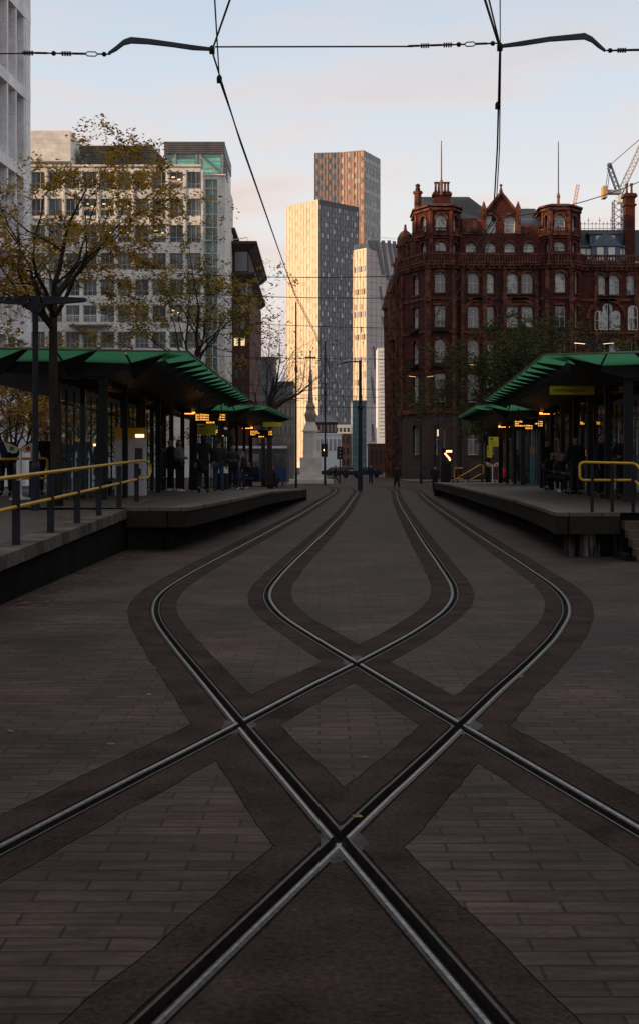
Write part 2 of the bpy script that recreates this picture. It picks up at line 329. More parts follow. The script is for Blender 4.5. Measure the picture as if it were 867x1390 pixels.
TA = [(-2.26, .95), (-1.93, 2.0), (-.475, 6.692), (-.217, 7.5), (.08, 8.44), (.394, 9.458), (.72, 10.509), (1.03, 11.463), (1.353, 12.5), (1.65, 13.496), (1.92, 14.521), (2.15, 15.464), (2.345, 16.512),
      (2.48, 17.472), (2.58, 18.539), (2.645, 19.515), (2.71, 21), (2.77, 22.5), (2.85, 24.5), (2.94, 27), (3.057, 30), (3.22, 34), (3.47, 40), (3.72, 46), (4.06, 54), (4.43, 62), (4.82, 70),
      (5.6, 85), (6.0, 100), (5.0, 114), (1.2, 128), (-7, 140), (-30, 149), (-60, 151)]
stp = lambda y: .13 if y < 14 else .28 if y < 24 else (.8 if y < 50 else 2.5)
CLA, CLB = catmull(TA, stp), catmull(TB, stp)
def offs(P, d, jit=0, seed=0):
    out = []
    for i, p in enumerate(P):
        t = (P[min(i + 1, len(P) - 1)] - P[max(i - 1, 0)]).normalized(); nrm = Vector((t.y, -t.x))
        j = jit * (noise.noise(Vector((p.x * 5 + seed * 7, p.y * 5, seed))) + .8 * noise.noise(Vector((p.x * 1.1 + seed * 7, p.y * 1.1, seed)))) if jit else 0
        out.append(p + nrm * (d + j))
    return out
vin = []; fin = []; fcls = []
def strip(P, d0, d1, cls, jit=0, seed=0, only=None):
    a = offs(P, d0, jit, seed); b = offs(P, d1, jit, seed + 3)
    s0 = len(vin); n = len(P)
    for q in a + b: vin.append(Vector((q.x, q.y)))
    for i in range(n - 1):
        q = [s0 + i, s0 + n + i, s0 + n + i + 1, s0 + i + 1]
        fin.append(q); fcls.append(cls)
BIG = 3500
vin += [Vector((-BIG, -400)), Vector((BIG, -400)), Vector((BIG, 6000)), Vector((-BIG, 6000))]; fin.append([0, 1, 2, 3]); fcls.append(('ground', 0))
rails = []
for ti, (CLn, nm) in enumerate(((CLA, 'A'), (CLB, 'B'))):
    for s in (-1, 1):
        rid = len(rails); rails.append((CLn, s)); g = .7175 * s
        strip(CLn, g - s * .268, g + s * .306, ('seam', rid), .015, rid); strip(CLn, g - s * .262, g + s * .30, ('bed', rid), .015, rid)
        strip(CLn, g - s * .080, g + s * .056, ('seal', rid), .005, rid)
        strip(CLn, g - s * .064, g - s * .050, ('lip', rid))
        for a, b, hk in ((0, .009, 1), (.009, .017, 0), (.017, .026, 0), (.026, .042, 1)): strip(CLn, g + s * a, g + s * b, ('head', rid + 10 * hk))
        strip(CLn, g - s * .050, g, ('groove', rid))
# cast plates at the four diamond crossings
for cx, cy, ang in ((.30, 11.75, 0), (-.545, 8.83, 0), (.955, 8.83, 0), (.096, 6.08, 0)):
    s0 = len(vin)
    for k in range(10):
        a = 2 * PI * k / 10; rx, ry = .11 + .02 * math.cos(3 * a), .30 + .05 * math.sin(2 * a)
        vin.append(Vector((cx + rx * math.cos(a), cy + ry * math.sin(a))))
    fin.append(list(range(s0, s0 + 10))); fcls.append(('plate', 0))
fin.append([len(vin), len(vin) + 1, len(vin) + 2, len(vin) + 3]); fcls.append(('bed', 0)); vin += [Vector((-.55, 2.3)), Vector((.75, 2.3)), Vector((.16, 5.9)), Vector((.02, 5.9))]
PRI = dict(ground=0, seam=.5, bed=1, seal=2, plate=3, lip=4, head=5, groove=6)
for q in fin:      # every outline counter-clockwise
    if sum(vin[q[i]].x * vin[q[(i + 1) % len(q)]].y - vin[q[(i + 1) % len(q)]].x * vin[q[i]].y for i in range(len(q))) < 0: q.reverse()
V, E_, Fc, ov, oe, of = delaunay_2d_cdt(vin, [], fin, 1, 1e-5, True)
classes = {}
for f, o in zip(Fc, of):
    if not o: continue
    best = max((fcls[i] for i in o), key=lambda c: PRI[c[0]])
    key = best if best[0] in ('head', 'lip', 'groove') else (best[0], 0)
    classes.setdefault(key, []).append(f)
def region(faces, zf, wall=None, floor=None):
    """mesh of the given faces; wall=(z) adds a skirt from every boundary edge down (or up) to z"""
    mb = MB(); idx = {}
    def vi(i):
        if i not in idx: idx[i] = len(mb.v); mb.v.append((V[i].x, V[i].y, zf(V[i])))
        return idx[i]
    cnt = {}
    for f in faces:
        f = list(f)
        A = sum(V[f[i]].x * V[f[(i + 1) % len(f)]].y - V[f[(i + 1) % len(f)]].x * V[f[i]].y for i in range(len(f)))
        if A < 0: f = f[::-1]
        mb.f.append(tuple(vi(i) for i in f)); mb.mi.append(0)
        for i in range(len(f)):
            e = (f[i], f[(i + 1) % len(f)]); k = (min(e), max(e)); cnt.setdefault(k, []).append(e)
    if wall is not None:
        for k, es in cnt.items():
            if len(es) == 1:
                a, b = es[0]; pa, pb = V[a], V[b]
                mb.quad((pa.x, pa.y, wall), (pb.x, pb.y, wall), (pb.x, pb.y, zf(pb)), (pa.x, pa.y, zf(pa)))
    return mb
gr = region(classes[('ground', 0)], lambda p: 0.0).build('ground', PAVER); tag(gr, kind='structure')
bd = region(classes[('bed', 0)], lambda p: 0.0).build('rail_surround_paving', BED); tag(bd, kind='structure')
se_ = region(classes[('seam', 0)], lambda p: -.003, wall=0.0).build('paving_seam', SEAL); tag(se_, kind='structure')
sm_ = region(classes[('seal', 0)], lambda p: -.004, wall=0.0).build('track_sealant', SEAL); tag(sm_, kind='structure')
pl_ = region(classes.get(('plate', 0), []), lambda p: .001, wall=-.03)
pl_o = pl_.build('crossing_casting', CASTST); tag(pl_o, 'cast steel plates set in the paving where the four rails cross', 'rail casting', kind='structure')
rail_lab = ['left rail of the right-hand tram track, curving down left across the crossing', 'right rail of the right-hand tram track, sweeping widest towards the right platform',
            'left rail of the left-hand tram track, sweeping widest towards the left ramp wall', 'right rail of the left-hand tram track, curving down right across the crossing']
def crown(CLn, s):
    def z(p):
        best = 9
        for i in range(len(CLn) - 1):
            a, b = CLn[i], CLn[i + 1]
            if abs(a.y - p.y) > 4 and abs(b.y - p.y) > 4: continue
            ab = b - a; t = max(0, min(1, (Vector((p.x, p.y)) - a).dot(ab) / ab.length_squared)); q = a + ab * t
            d = (Vector((p.x, p.y)) - q).length
            if d < best: best = d
        d = best - .7175
        return .005 - .010 * min(1, abs(d - .021) / .026) ** 2.2
    return z
for rid, (CLn, s) in enumerate(rails):
    hd = region(classes[('head', rid)], crown(CLn, s), wall=-.052).build('tram_rail', STEEL, smooth=True)
    tag(hd, rail_lab[rid], 'tram rail', 'grooved tram rails of the scissors crossing')
    region(classes[('head', rid + 10)], crown(CLn, s), wall=-.052).build('rail_shoulder', STEELD, hd, smooth=True)
    region(classes[('lip', rid)], lambda p: .0, wall=-.052).build('guard_lip', STEELD, hd)
    g = MB(); g0 = region(classes[('groove', rid)], lambda p: -.05); g0.build('flange_groove', GRIME, hd)

# ------------------------------------------------------------------ platforms, ramp, steps
def lin(tab, y):
    if y <= tab[0][0]: return tab[0][1]
    for (a, b), (c, d) in zip(tab, tab[1:]):
        if y <= c: return b + (d - b) * (y - a) / (c - a)
    return tab[-1][1]
LZ = [(26.8, .87), (43, .87), (65, .56)]; RZ = [(24.8, .84), (60, .84), (74, .76)]
zL = lambda y: lin(LZ, y); zR = lambda y: lin(RZ, y)
LE = [(-2.66, 26.8), (-2.36, 30), (-2.08, 34), (-1.82, 38.5), (-1.58, 43), (-1.30, 49), (-1.06, 54), (-.62, 65)]
RE = [(4.41, 24.8), (4.66, 28.5), (4.95, 33.5), (5.16, 39), (5.35, 45), (5.6, 52), (5.78, 58), (6.08, 66), (6.35, 74)]
def platform(name, label, E, zf, far_x, s, nose):
    root = empty(name, (E[0][0], E[0][1], 0), label, 'platform')
    ins = lambda d: [(x + s * d, y) for x, y in E]
    deck = MB(); cop = MB(); foot = MB(); slab = MB()
    e0 = E; e1 = ins(.48)
    for k in range(len(E) - 1):
        (a, ya), (b, yb) = e0[k], e0[k + 1]; (c, yc), (d, yd) = e1[k], e1[k + 1]
        za, zb = zf(ya), zf(yb)
        cop.quad((a, ya, za), (b, yb, zb), (d, yd, zb), (c, yc, za)) if s < 0 else cop.quad((a, ya, za), (c, yc, za), (d, yd, zb), (b, yb, zb))
        cop.quad((a, ya, za - .07), (b, yb, zb - .07), (b, yb, zb), (a, ya, za))
        deck.quad((c, yc, za - .003), (far_x, yc, za - .003), (far_x, yd, zb - .003), (d, yd, zb - .003))
        slab.quad((a + s * .02, ya, za - .40), (b + s * .02, yb, zb - .40), (b + s * .02, yb, zb - .07), (a + s * .02, ya, za - .07))
        slab.quad((a + s * .02, ya, za - .40), (b + s * .02, yb, zb - .40), (b + s * .6, yb, zb - .40), (a + s * .6, ya, za - .40))
        foot.quad((a + s * .42, ya, 0), (b + s * .42, yb, 0), (b + s * .42, yb, zb - .40), (a + s * .42, ya, za - .40))
    # near end and far end faces
    (a, ya), (b, yb) = E[0], E[-1]; z0, z1 = zf(ya), zf(yb)
    nx = a + s * nose
    cop.quad((a, ya, z0 - .07), (nx, ya, z0 - .07), (nx, ya, z0), (a, ya, z0))
    slab.quad((a + s * .02, ya + .01, z0 - .40), (nx, ya + .01, z0 - .40), (nx, ya + .01, z0 - .07), (a + s * .02, ya + .01, z0 - .07))
    slab.quad((a, ya + .01, z0 - .40), (nx, ya + .01, z0 - .40), (nx, ya + .5, z0 - .40), (a, ya + .5, z0 - .40))
    slab.quad((b, yb, z1 - .07), (far_x, yb, z1 - .07), (far_x, yb, z1), (b, yb, z1)); slab.quad((b, yb, 0), (far_x, yb, 0), (far_x, yb, z1 - .07), (b, yb, z1 - .07))
    ef = MB(); ef.quad((a + s * .30, ya + .28, 0), (nx, ya + .28, 0), (nx, ya + .28, z0 - .40), (a + s * .30, ya + .28, z0 - .40))
    ef.quad((a + s * .30, ya + .28, 0), (a + s * .30, ya + .28, z0 - .4), (a + s * .42, ya + 1.5, z0 - .4), (a + s * .42, ya + 1.5, 0))
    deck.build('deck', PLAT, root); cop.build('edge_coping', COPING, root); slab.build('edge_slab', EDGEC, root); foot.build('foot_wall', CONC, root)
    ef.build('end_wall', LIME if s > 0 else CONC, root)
    return root
platform('tram_platform', 'raised left tram platform with dark stained concrete edge and stone coping', LE, zL, -30, -1, 1.24)
platform('tram_platform', 'raised right tram platform with lime-streaked foot wall beside the steps', RE, zR, 30, 1, 1.19)
# ramp and its retaining wall on the left
zr = lambda y: .60 + (y - 15.8) * .0205
rw = empty('ramp', (-3.9, 16, 0), 'sloping access ramp with long dark retaining wall climbing to the left platform', 'ramp')
mb = MB(); mb.quad((-30, 2, zr(2)), (-4.35, 2, zr(2)), (-4.35, 31, zr(31)), (-30, 31, zr(31))); mb.build('ramp_surface', PLAT, rw)
mb = MB(); mb.add([(-3.93, 2, 0), (-3.93, 31, 0), (-3.93, 31, zr(31) - .17), (-3.93, 2, zr(2) - .17)], [(0, 1, 2, 3)]); mb.quad((-3.93, 31, 0), (-30, 31, 0), (-30, 31, .9), (-3.93, 31, .9)); mb.build('retaining_wall', mat('shade_dark_wall', (.005, .0045, .004), (.013, .0115, .010), rough=.95, spec=.05, scale=1.1, stretch=(1, 1, .2), bump=.3, detail=8), rw)  # wall colour darkened to stand in for deep shade
mb = MB(); y = 2.0; k = 0
COPST = [mat('ramp_coping_stone_%s' % n, c, d, rough=.85, scale=2.6, bump=.6, bscale=14, detail=8) for n, c, d in (('grey', (.045, .038, .034), (.105, .092, .084)), ('pale', (.06, .052, .046), (.13, .115, .105)), ('brown', (.035, .028, .024), (.085, .070, .06)))]
while y < 30.9:
    l = .55 + .14 * random.random(); y1 = min(31, y + l - .012); mb.m = random.randrange(3); j = random.uniform(-.008, .008)
    mb.add([(-3.87 + j, y, zr(y) - .17), (-3.87 + j, y1, zr(y1) - .17), (-3.87 + j, y1, zr(y1) + .012), (-3.87 + j, y, zr(y) + .012), (-4.36, y, zr(y) - .17), (-4.36, y1, zr(y1) - .17), (-4.36, y1, zr(y1) + .012), (-4.36, y, zr(y) + .012)],
           [(0, 1, 2, 3), (4, 7, 6, 5), (3, 2, 6, 7), (0, 3, 7, 4), (1, 5, 6, 2), (0, 4, 5, 1)]); y += l
mb.build('ramp_coping', COPST, rw)
# steps on the right
st = empty('steps', (5.6, 23.5, 0), 'short flight of brown stone steps up to the right platform', 'steps')
mb = MB()
for k in range(5):
    z1 = .84 - .15 * (k + 1) + .0; mb.box(5.62, 12, 24.78 - .3 * (k + 1), 24.78 - .3 * k + .02, max(0, z1 - .15), z1)
mb.build('step_treads', mat('worn_step_stone', (.04, .028, .022), (.12, .085, .065), rough=.8, scale=2.5, bump=.4), st)
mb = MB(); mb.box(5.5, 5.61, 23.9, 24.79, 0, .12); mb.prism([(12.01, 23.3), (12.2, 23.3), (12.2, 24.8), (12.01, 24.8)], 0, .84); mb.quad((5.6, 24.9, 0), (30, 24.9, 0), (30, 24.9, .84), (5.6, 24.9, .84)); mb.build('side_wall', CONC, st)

# ------------------------------------------------------------------ handrails
def railing(label, posts, top, mid, r=.026, yel=True, loop=True, cat='handrail', group='yellow tubular handrails', postmat=None, pw=.045, endloop=None):
    root = empty('handrail', tuple(posts[0]), label, cat, group)
    for (x, y, z) in posts:
        h = top(y) if callable(top) else top
        mb = MB(); mb.box(x - pw, x + pw, y - .012 - pw * .4, y + .012 + pw * .4, z, h(x, y) if callable(h) else h); mb.build('post', postmat or POSTM, root)
    return root
prr = [-0, ]
post_y = [10.9, 13.2, 15.6, 17.9, 20.2, 22.4, 24.6, 27.1, 29.7]
zt = lambda y: zr(y) + .93 if y < 31 else zr(31) + .93
root = empty('handrail', (-4.08, 15.6, zr(15.6)), 'long yellow two-rail handrail on blue-grey posts climbing the left ramp', 'handrail', 'yellow tubular handrails')
for y in post_y:
    mb = MB(); mb.box(-4.13, -4.03, y - .03, y + .03, zr(y) + .005, zt(y) - .05); mb.build('post', POSTM, root)
    mb = MB(); mb.tube([(-4.08, y - .03, zt(y) - .40), (-4.08, y - .12, zt(y) - .52), (-4.08, y - .14, zt(y) - .48), (-4.08, y - .14, zt(y) - .44)], .009, 5); mb.build('bracket', POSTM, root)
mb = MB(); rt = [(-4.08, y, zt(y)) for y in (9, 14, 20, 26, 30.2)]
mb.tube(rt + [(-4.08, 30.9, zt(30.5)), (-4.02, 31.25, zt(30.5) - .04), (-3.98, 31.35, zt(30.5) - .12), (-3.97, 31.38, zt(30.5) - .24), (-4.0, 31.3, zt(30.5) - .36), (-4.04, 31.0, zt(30.5) - .41), (-4.08, 30.4, zt(30.5) - .41)] + [(-4.08, y, zt(y) - .41) for y in (29.7, 26, 20, 14, 9)], .027, 8)
mb.build('rail', YELP, root, smooth=True)
# shorter handrail further left behind it
root = empty('handrail', (-7.5, 36, .87), 'short yellow handrail behind the tall tree trunk at the left edge', 'handrail', 'yellow tubular handrails')
mb = MB(); mb.tube([(-12, 36, 1.80), (-9.6, 36, 1.86), (-7.42, 36, 1.91), (-7.36, 36, 1.88), (-7.36, 36, 1.40), (-7.42, 36, 1.37), (-12, 36, 1.35)], .035, 8); mb.build('rail', YELP, root, smooth=True)
for x in (-11.4, -9.6, -7.8):
    mb = MB(); mb.box(x - .05, x + .05, 35.97, 36.03, .87, 1.84); mb.build('post', POSTM, root)
# right handrails
root = empty('handrail', (5.2, 25.2, .84), 'yellow looped handrail at the front corner of the right platform above the steps', 'handrail', 'yellow tubular handrails')
mb = MB(); zz = .84
mb.tube([(5.62, 25.15, 1.44 + .0), (4.98, 25.15, 1.44), (4.93, 25.15, 1.47), (4.915, 25.15, 1.52), (4.915, 25.15, 1.70), (4.93, 25.15, 1.75), (4.98, 25.15, 1.78), (5.92, 25.15, 1.76), (5.98, 25.1, 1.73), (6.2, 23.6, 1.05), (6.24, 23.45, .9)], .024, 8)
mb.tube([(5.6, 25.15, 1.44), (5.92, 25.15, 1.44), (5.98, 25.1, 1.40), (6.2, 23.6, .72)], .024, 8); mb.build('rail', YELP, root, smooth=True)
for x, y, z in ((5.15, 25.15, .84), (5.53, 25.15, .84), (5.88, 24.95, .70)):
    mb = MB(); mb.box(x - .028, x + .028, y - .025, y + .025, z, 1.76 if x < 5.8 else 1.72); mb.build('post', DARKM, root)
root = empty('handrail', (7.9, 80, .0), 'far yellow handrail sloping down behind the far end of the right platform', 'handrail', 'yellow tubular handrails')
mb = MB(); mb.tube([(7.3, 74.6, .75), (9.0, 74.6, 1.75), (9.15, 74.6, 1.72), (9.15, 74.6, 1.25), (9.0, 74.6, 1.2), (7.4, 74.6, .35)], .035, 6); mb.build('rail', YELP, root, smooth=True)
for x, z in ((7.5, .85), (8.3, 1.3), (9.1, 1.7)):
    mb = MB(); mb.box(x - .035, x + .035, 74.57, 74.63, 0, z); mb.build('post', POSTM, root)

# ------------------------------------------------------------------ canopies with glass shelters below
def canopy(label, e0, e1, s, zp, shelter_label, z_up=0.0, npan=12, W=6.0, near=True):
    E0, E1 = Vector((e0[0], e0[1])), Vector((e1[0], e1[1])); Ld = (E1 - E0); Lg = Ld.length; d = Ld / Lg
    perp = Vector((d.y, -d.x)) * s
    if perp.x * s < 0: perp = -perp
    P = lambda u, v, z: (E0.x + d.x * u + perp.x * v, E0.y + d.y * u + perp.y * v, z + z_up)
    root = empty('platform_canopy', (E0.x + perp.x * 2.6 * 1, E0.y + perp.y * 2.6, zp(E0.y)), label, 'canopy', 'winged green canopies over the platforms')
    body = MB(); prof_b = [(.85, 4.14), (2.1, 3.80), (3.3, 3.80), (W, 4.10)]; prof_t = [(.85, 4.25), (3.2, 4.44), (W, 4.30)]
    ring = prof_b + prof_t[::-1]
    vs = []; us = [0.9, Lg * .3, Lg * .6, Lg - .5]
    for u in us:
        for v, z in ring: vs.append(P(u, v, z))
    n = len(ring); fs = [(k * n + i, k * n + (i + 1) % n, (k + 1) * n + (i + 1) % n, (k + 1) * n + i) for k in range(3) for i in range(n)] + [tuple(range(n)), tuple(range(3 * n, 4 * n))[::-1]]
    body.add(vs, fs); body.build('canopy_soffit', BLACKM, root)
    top = MB(); top.add([P(.88, .86, 4.262), P(Lg - .5, .86, 4.262), P(Lg - .5, 3.2, 4.452), P(.88, 3.2, 4.452), P(Lg - .5, W, 4.312), P(.88, W, 4.312)], [(0, 1, 2, 3), (3, 2, 4, 5)]); top.build('roof_sheet', GREEN2, root)
    # green glass blades along the track edge, a dark tapered rib between each
    du = (Lg - .4) / npan
    def one(nm, m_, vs, fs): q = MB(); q.add(vs, fs); q.build(nm, m_, root)
    for k in range(npan):
        u0 = .0 + k * du; u1 = u0 + du - .05
        one('glass_blade', GREEN, [P(u0, .0, 4.24 + .05), P(u1, .0, 4.235), P(u1, .66, 4.15), P(u0, .66, 4.30)], [(0, 1, 2, 3)])
        ur = u0 + du - .04
        one('rib', BLACKM, [P(ur, .0, 4.25), P(ur, .85, 4.22), P(ur, .85, 3.94), P(ur, .0, 4.20), P(ur + .04, .0, 4.25), P(ur + .04, .85, 4.22), P(ur + .04, .85, 3.94), P(ur + .04, .0, 4.20)], [(0, 1, 2, 3), (7, 6, 5, 4), (0, 4, 5, 1), (3, 2, 6, 7), (0, 3, 7, 4), (1, 5, 6, 2)])
    # near end: large tilted panels with long diagonal dark ribs
    vv = [0, 1.5, 3.1, 4.7, W]
    zt_ = lambda v: 4.24 + .16 * math.sin(min(1, v / 3.2) * PI / 2)
    for k in range(len(vv) - 1):
        a, b = vv[k], vv[k + 1] - .06
        one('glass_blade', GREEN, [P(-.15, a, zt_(a)), P(-.15, b, zt_(b)), P(.92, b, zt_(b) - .25), P(.92, a if k else .85, zt_(a) - (.25 if k else .10))], [(0, 1, 2, 3)])
        c = vv[k + 1]
        one('rib', BLACKM, [P(-.1, c - 1.1, zt_(c) - .02), P(-.1, c - 1.02, zt_(c) - .01), P(.93, c + .05, zt_(c) - .25), P(.93, c - .10, zt_(c) - .62), P(.93, c - .35, zt_(c) - .40)], [(0, 1, 2, 3), (0, 3, 4)])
    tb = MB(); tb.tube([P(-.15, W, zt_(W)), P(-.16, 0, 4.29), P(Lg - .4, 0, 4.25)], .022, 5); tb.build('edge_trim', mat('edge_trim_bronze', (.10, .085, .06), (.16, .13, .10), rough=.45), root)
    # timber soffit grid
    nn = int(Lg / .95)
    for k in range(nn):
        u0 = 1.0 + k * (Lg - 1.7) / nn; u1 = u0 + (Lg - 1.7) / nn - .16
        for v0, v1 in ((2.16, 2.66), (2.76, 3.26)): one('soffit_panel', SOFF, [P(u0, v0, 3.79), P(u1, v0, 3.79), P(u1, v1, 3.79), P(u0, v1, 3.79)], [(0, 1, 2, 3)])
        one('soffit_bar', DARKM, [P(u1 + .05, 2.1, 3.69), P(u1 + .11, 2.1, 3.69), P(u1 + .11, 3.3, 3.69), P(u1 + .05, 3.3, 3.69), P(u1 + .05, 2.1, 3.795), P(u1 + .11, 2.1, 3.795), P(u1 + .11, 3.3, 3.795), P(u1 + .05, 3.3, 3.795)], [(0, 1, 2, 3), (0, 1, 5, 4), (1, 2, 6, 5), (2, 3, 7, 6), (3, 0, 4, 7)])
    for u in (Lg - 1.3,):
        q = MB(); a = P(u, 2.3, 3.72); q.box(a[0] - .28, a[0] + .28, a[1] - .04, a[1] + .04, a[2] - .05, a[2] + .03)
        q.build('soffit_lamp', ORANGE, root)
        for uu in (u - .6, u * .62, u * .25):      # warm glow near the end lamp, plus added lights that have no fixture
            pl__ = bpy.data.lights.new('soffit_light', 'POINT'); pl__.energy = 3.5; pl__.color = (1, .42, .12); pl__.shadow_soft_size = .12
            lo__ = bpy.data.objects.new('soffit_light', pl__); COL.objects.link(lo__); aa = P(uu, 2.7, 3.45); lo__.location = Vector(aa) - root.location; lo__.parent = root
    # posts: real separate members
    np_ = max(3, int(round(Lg / 3.7)))
    for k in range(np_ + 1):
        u = 1.1 + k * (Lg - 2.2) / np_
        for v in (2.15, 3.25):
            a = P(u, v, 0); z0 = zp(a[1]); w = .10 if k in (0, np_) else .07
            q = MB(); q.box(a[0] - w, a[0] + w, a[1] - w * .8, a[1] + w * .8, z0, 3.82 + z_up); q.build('post', DARKM, root)
    # glazed shelter = separate thing
    c = P(Lg / 2, 2.7, 0)
    sh = empty('glass_shelter', (c[0], c[1], zp(c[1])), shelter_label, 'shelter', 'glazed waiting shelters under the canopies')
    for k in range(np_):
        ua = 1.1 + k * (Lg - 2.2) / np_ + .2; ub = 1.1 + (k + 1) * (Lg - 2.2) / np_ - .2; a = P(ua, 3.25, 0); b = P(ub, 3.25, 0); z0 = zp(a[1])
        g = MB(); g.quad((a[0], a[1], z0 + .12), (b[0], b[1], z0 + .12), (b[0], b[1], z0 + 2.35), (a[0], a[1], z0 + 2.35)); g.build('glass_pane', GLASS, sh)
        f = MB()
        for z in (z0 + .10, z0 + 2.35): f.tube([(a[0], a[1], z), (b[0], b[1], z)], .03, 4)
        for t in (0, .33, .66, 1): 
            q = (a[0] + (b[0] - a[0]) * t, a[1] + (b[1] - a[1]) * t); f.tube([(q[0], q[1], z0), (q[0], q[1], z0 + 2.7)], .028, 4)
        f.build('frame', DARKM, sh)
        if k % 2 == 0:      # cross screen facing along the platform
            a = P(ua, 2.2, 0); b = P(ua, 3.2, 0)
            g = MB(); g.quad((a[0], a[1], z0 + .12), (b[0], b[1], z0 + .12), (b[0], b[1], z0 + 2.3), (a[0], a[1], z0 + 2.3)); g.build('glass_pane', GLASS, sh)
            f = MB(); f.tube([(a[0], a[1], z0), (a[0], a[1], z0 + 2.35), (b[0], b[1], z0 + 2.35), (b[0], b[1], z0)], .03, 4); f.build('frame', DARKM, sh)
    for k in range(np_):
        if k == 1 or k == np_ - 1:
            ua = 1.1 + k * (Lg - 2.2) / np_ + .7; ub = ua + 1.8; z0 = zp(P(ua, 3, 0)[1])
            bn = MB()
            vs = [P(ua, 2.75, 0), P(ub, 2.75, 0), P(ub, 3.12, 0), P(ua, 3.12, 0)]
            bn.prism([(q[0], q[1]) for q in vs], z0 + .42, z0 + .47)
            for t in (ua + .2, ub - .2):
                q = P(t, 2.95, 0); bn.box(q[0] - .04, q[0] + .04, q[1] - .04, q[1] + .04, z0, z0 + .42)
            bn.build('bench_seat', DARKM, sh)
    return root, P
cL, PL = canopy('large green-edged canopy sweeping over the near left platform', (-2.95, 30.2), (-2.70, 52), -1, zL, 'glazed waiting shelter with dark posts on the near left platform', npan=14, W=6.6)
cR, PR = canopy('large green-edged canopy sweeping over the near right platform', (5.20, 31), (6.5, 52.5), 1, zR, 'glazed waiting shelter with dark posts on the near right platform', npan=14, W=6.6)
cL2, PL2 = canopy('smaller-looking far canopy beyond the first one on the left platform', (-2.3, 57.5), (-1.45, 72), -1, lambda y: zL(y), 'far glazed shelter under the second left canopy', npan=9, W=5.2)
cR2, PR2 = canopy('smaller-looking far canopy beyond the first one on the right platform', (6.75, 57.5), (7.25, 70), 1, lambda y: zR(y), 'far glazed shelter under the second right canopy', npan=8, W=5.2)

# ------------------------------------------------------------------ information displays, signs, ticket machines
def display(x, y, z0, z1, w, lines, mins, clock, label, hang):
    root = empty('information_display', (x, y, z0), label, 'display', 'amber departure displays hung under the canopies')
    mb = MB(); mb.box(x - w / 2, x + w / 2, y - .07, y + .07, z0, z1); mb.build('housing', BLACKM, root)
    for dx in (-w * .33, w * .33):
        q = MB(); q.tube([(x + dx, y, z1), (x + dx, y, hang)], .02, 5); q.build('hanger', DARKM, root)
    h = (z1 - z0) / 4.5; fy = y - .075
    for k, t in enumerate(lines): font_mesh('display_text', t, h * 1.05, AMBER, root, (x - w / 2 + .05, fy, z1 - h * (k + .95)), sx=.95)
    for k, t in enumerate(mins): font_mesh('display_text', t, h * 1.05, AMBER, root, (x + w / 2 - .05, fy, z1 - h * (k + .95)), align='RIGHT', sx=.95)
    font_mesh('display_text', clock, h * 1.05, AMBER, root, (x, fy, z0 + h * .28), align='CENTER', sx=.95)
    return root
ED = ['East Didsbury'] * 3
display(X(286, 46), 46, Zh(575.5, 46), Zh(561, 46), 1.12, ED, ['1 min', '8 min', '13 min'], '08:30:18', 'black departure display with amber text hung above the nearest left yellow sign', 3.9)
display(X(355, 70), 70, Zh(594, 70), Zh(584, 70), 1.25, ['Altrincham', 'East Didsbury', 'Airport'], ['1 min', '3 min', '6 min'], '08:30:18', 'black departure display with amber text under the far left canopy', 4.0)
display(X(300, 59), 59, Zh(593, 59), Zh(583, 59), .95, ['East Didsbury', 'Altrincham', 'Airport'], ['', '', ''], '08:30:18', 'black departure display partly behind the left yellow sign', 4.0)
display(X(717, 50), 50, Zh(583, 50), Zh(570.5, 50), 1.14, ['Piccadilly', 'Bury', 'Rochdale via Oldham'], ['1 min', 'dbl 3 min', '5 min'], '08:30:18', 'black departure display with amber text at the far end of the near right canopy', 3.85)
display(X(800, 44), 44, Zh(581, 44), Zh(572, 44), .75, ['Bury', 'Ashton'], ['2 min', '7 min'], '08:30', 'small departure display with amber text deep under the right canopy', 3.85)
def hang_sign(x, y, z0, z1, w, text, label, hang, tsize=None, cat='sign', group='yellow stop signs'):
    root = empty('yellow_sign', (x, y, z0), label, cat, group)
    mb = MB(); mb.box(x - w / 2, x + w / 2, y - .03, y + .03, z0, z1); mb.build('panel', YELS, root)
    for dx in (-w * .4, w * .4):
        q = MB(); q.tube([(x + dx, y, z1), (x + dx, y, hang)], .015, 5); q.build('hanger', DARKM, root)
    if text: font_mesh('sign_text', text, tsize or (z1 - z0) * .5, BLACKM, root, (x - w / 2 + .08, y - .034, z0 + (z1 - z0) * .34))
    return root
hang_sign(X(776, 35), 35, Zh(535.5, 35), Zh(524, 35), 1.16, 'A/B Mounting point', 'yellow sign lettered Mounting point hung under the right canopy', 3.9, .105)
hang_sign(X(836, 42), 42, Zh(563, 42), Zh(553.5, 42), .75, 'B Mounting point', 'smaller yellow mounting point sign deeper under the right canopy', 3.85, .09)
hang_sign(X(370, 63), 63, Zh(579, 63), Zh(573, 63), .9, '', 'plain yellow sign under the far left canopy', 3.9)
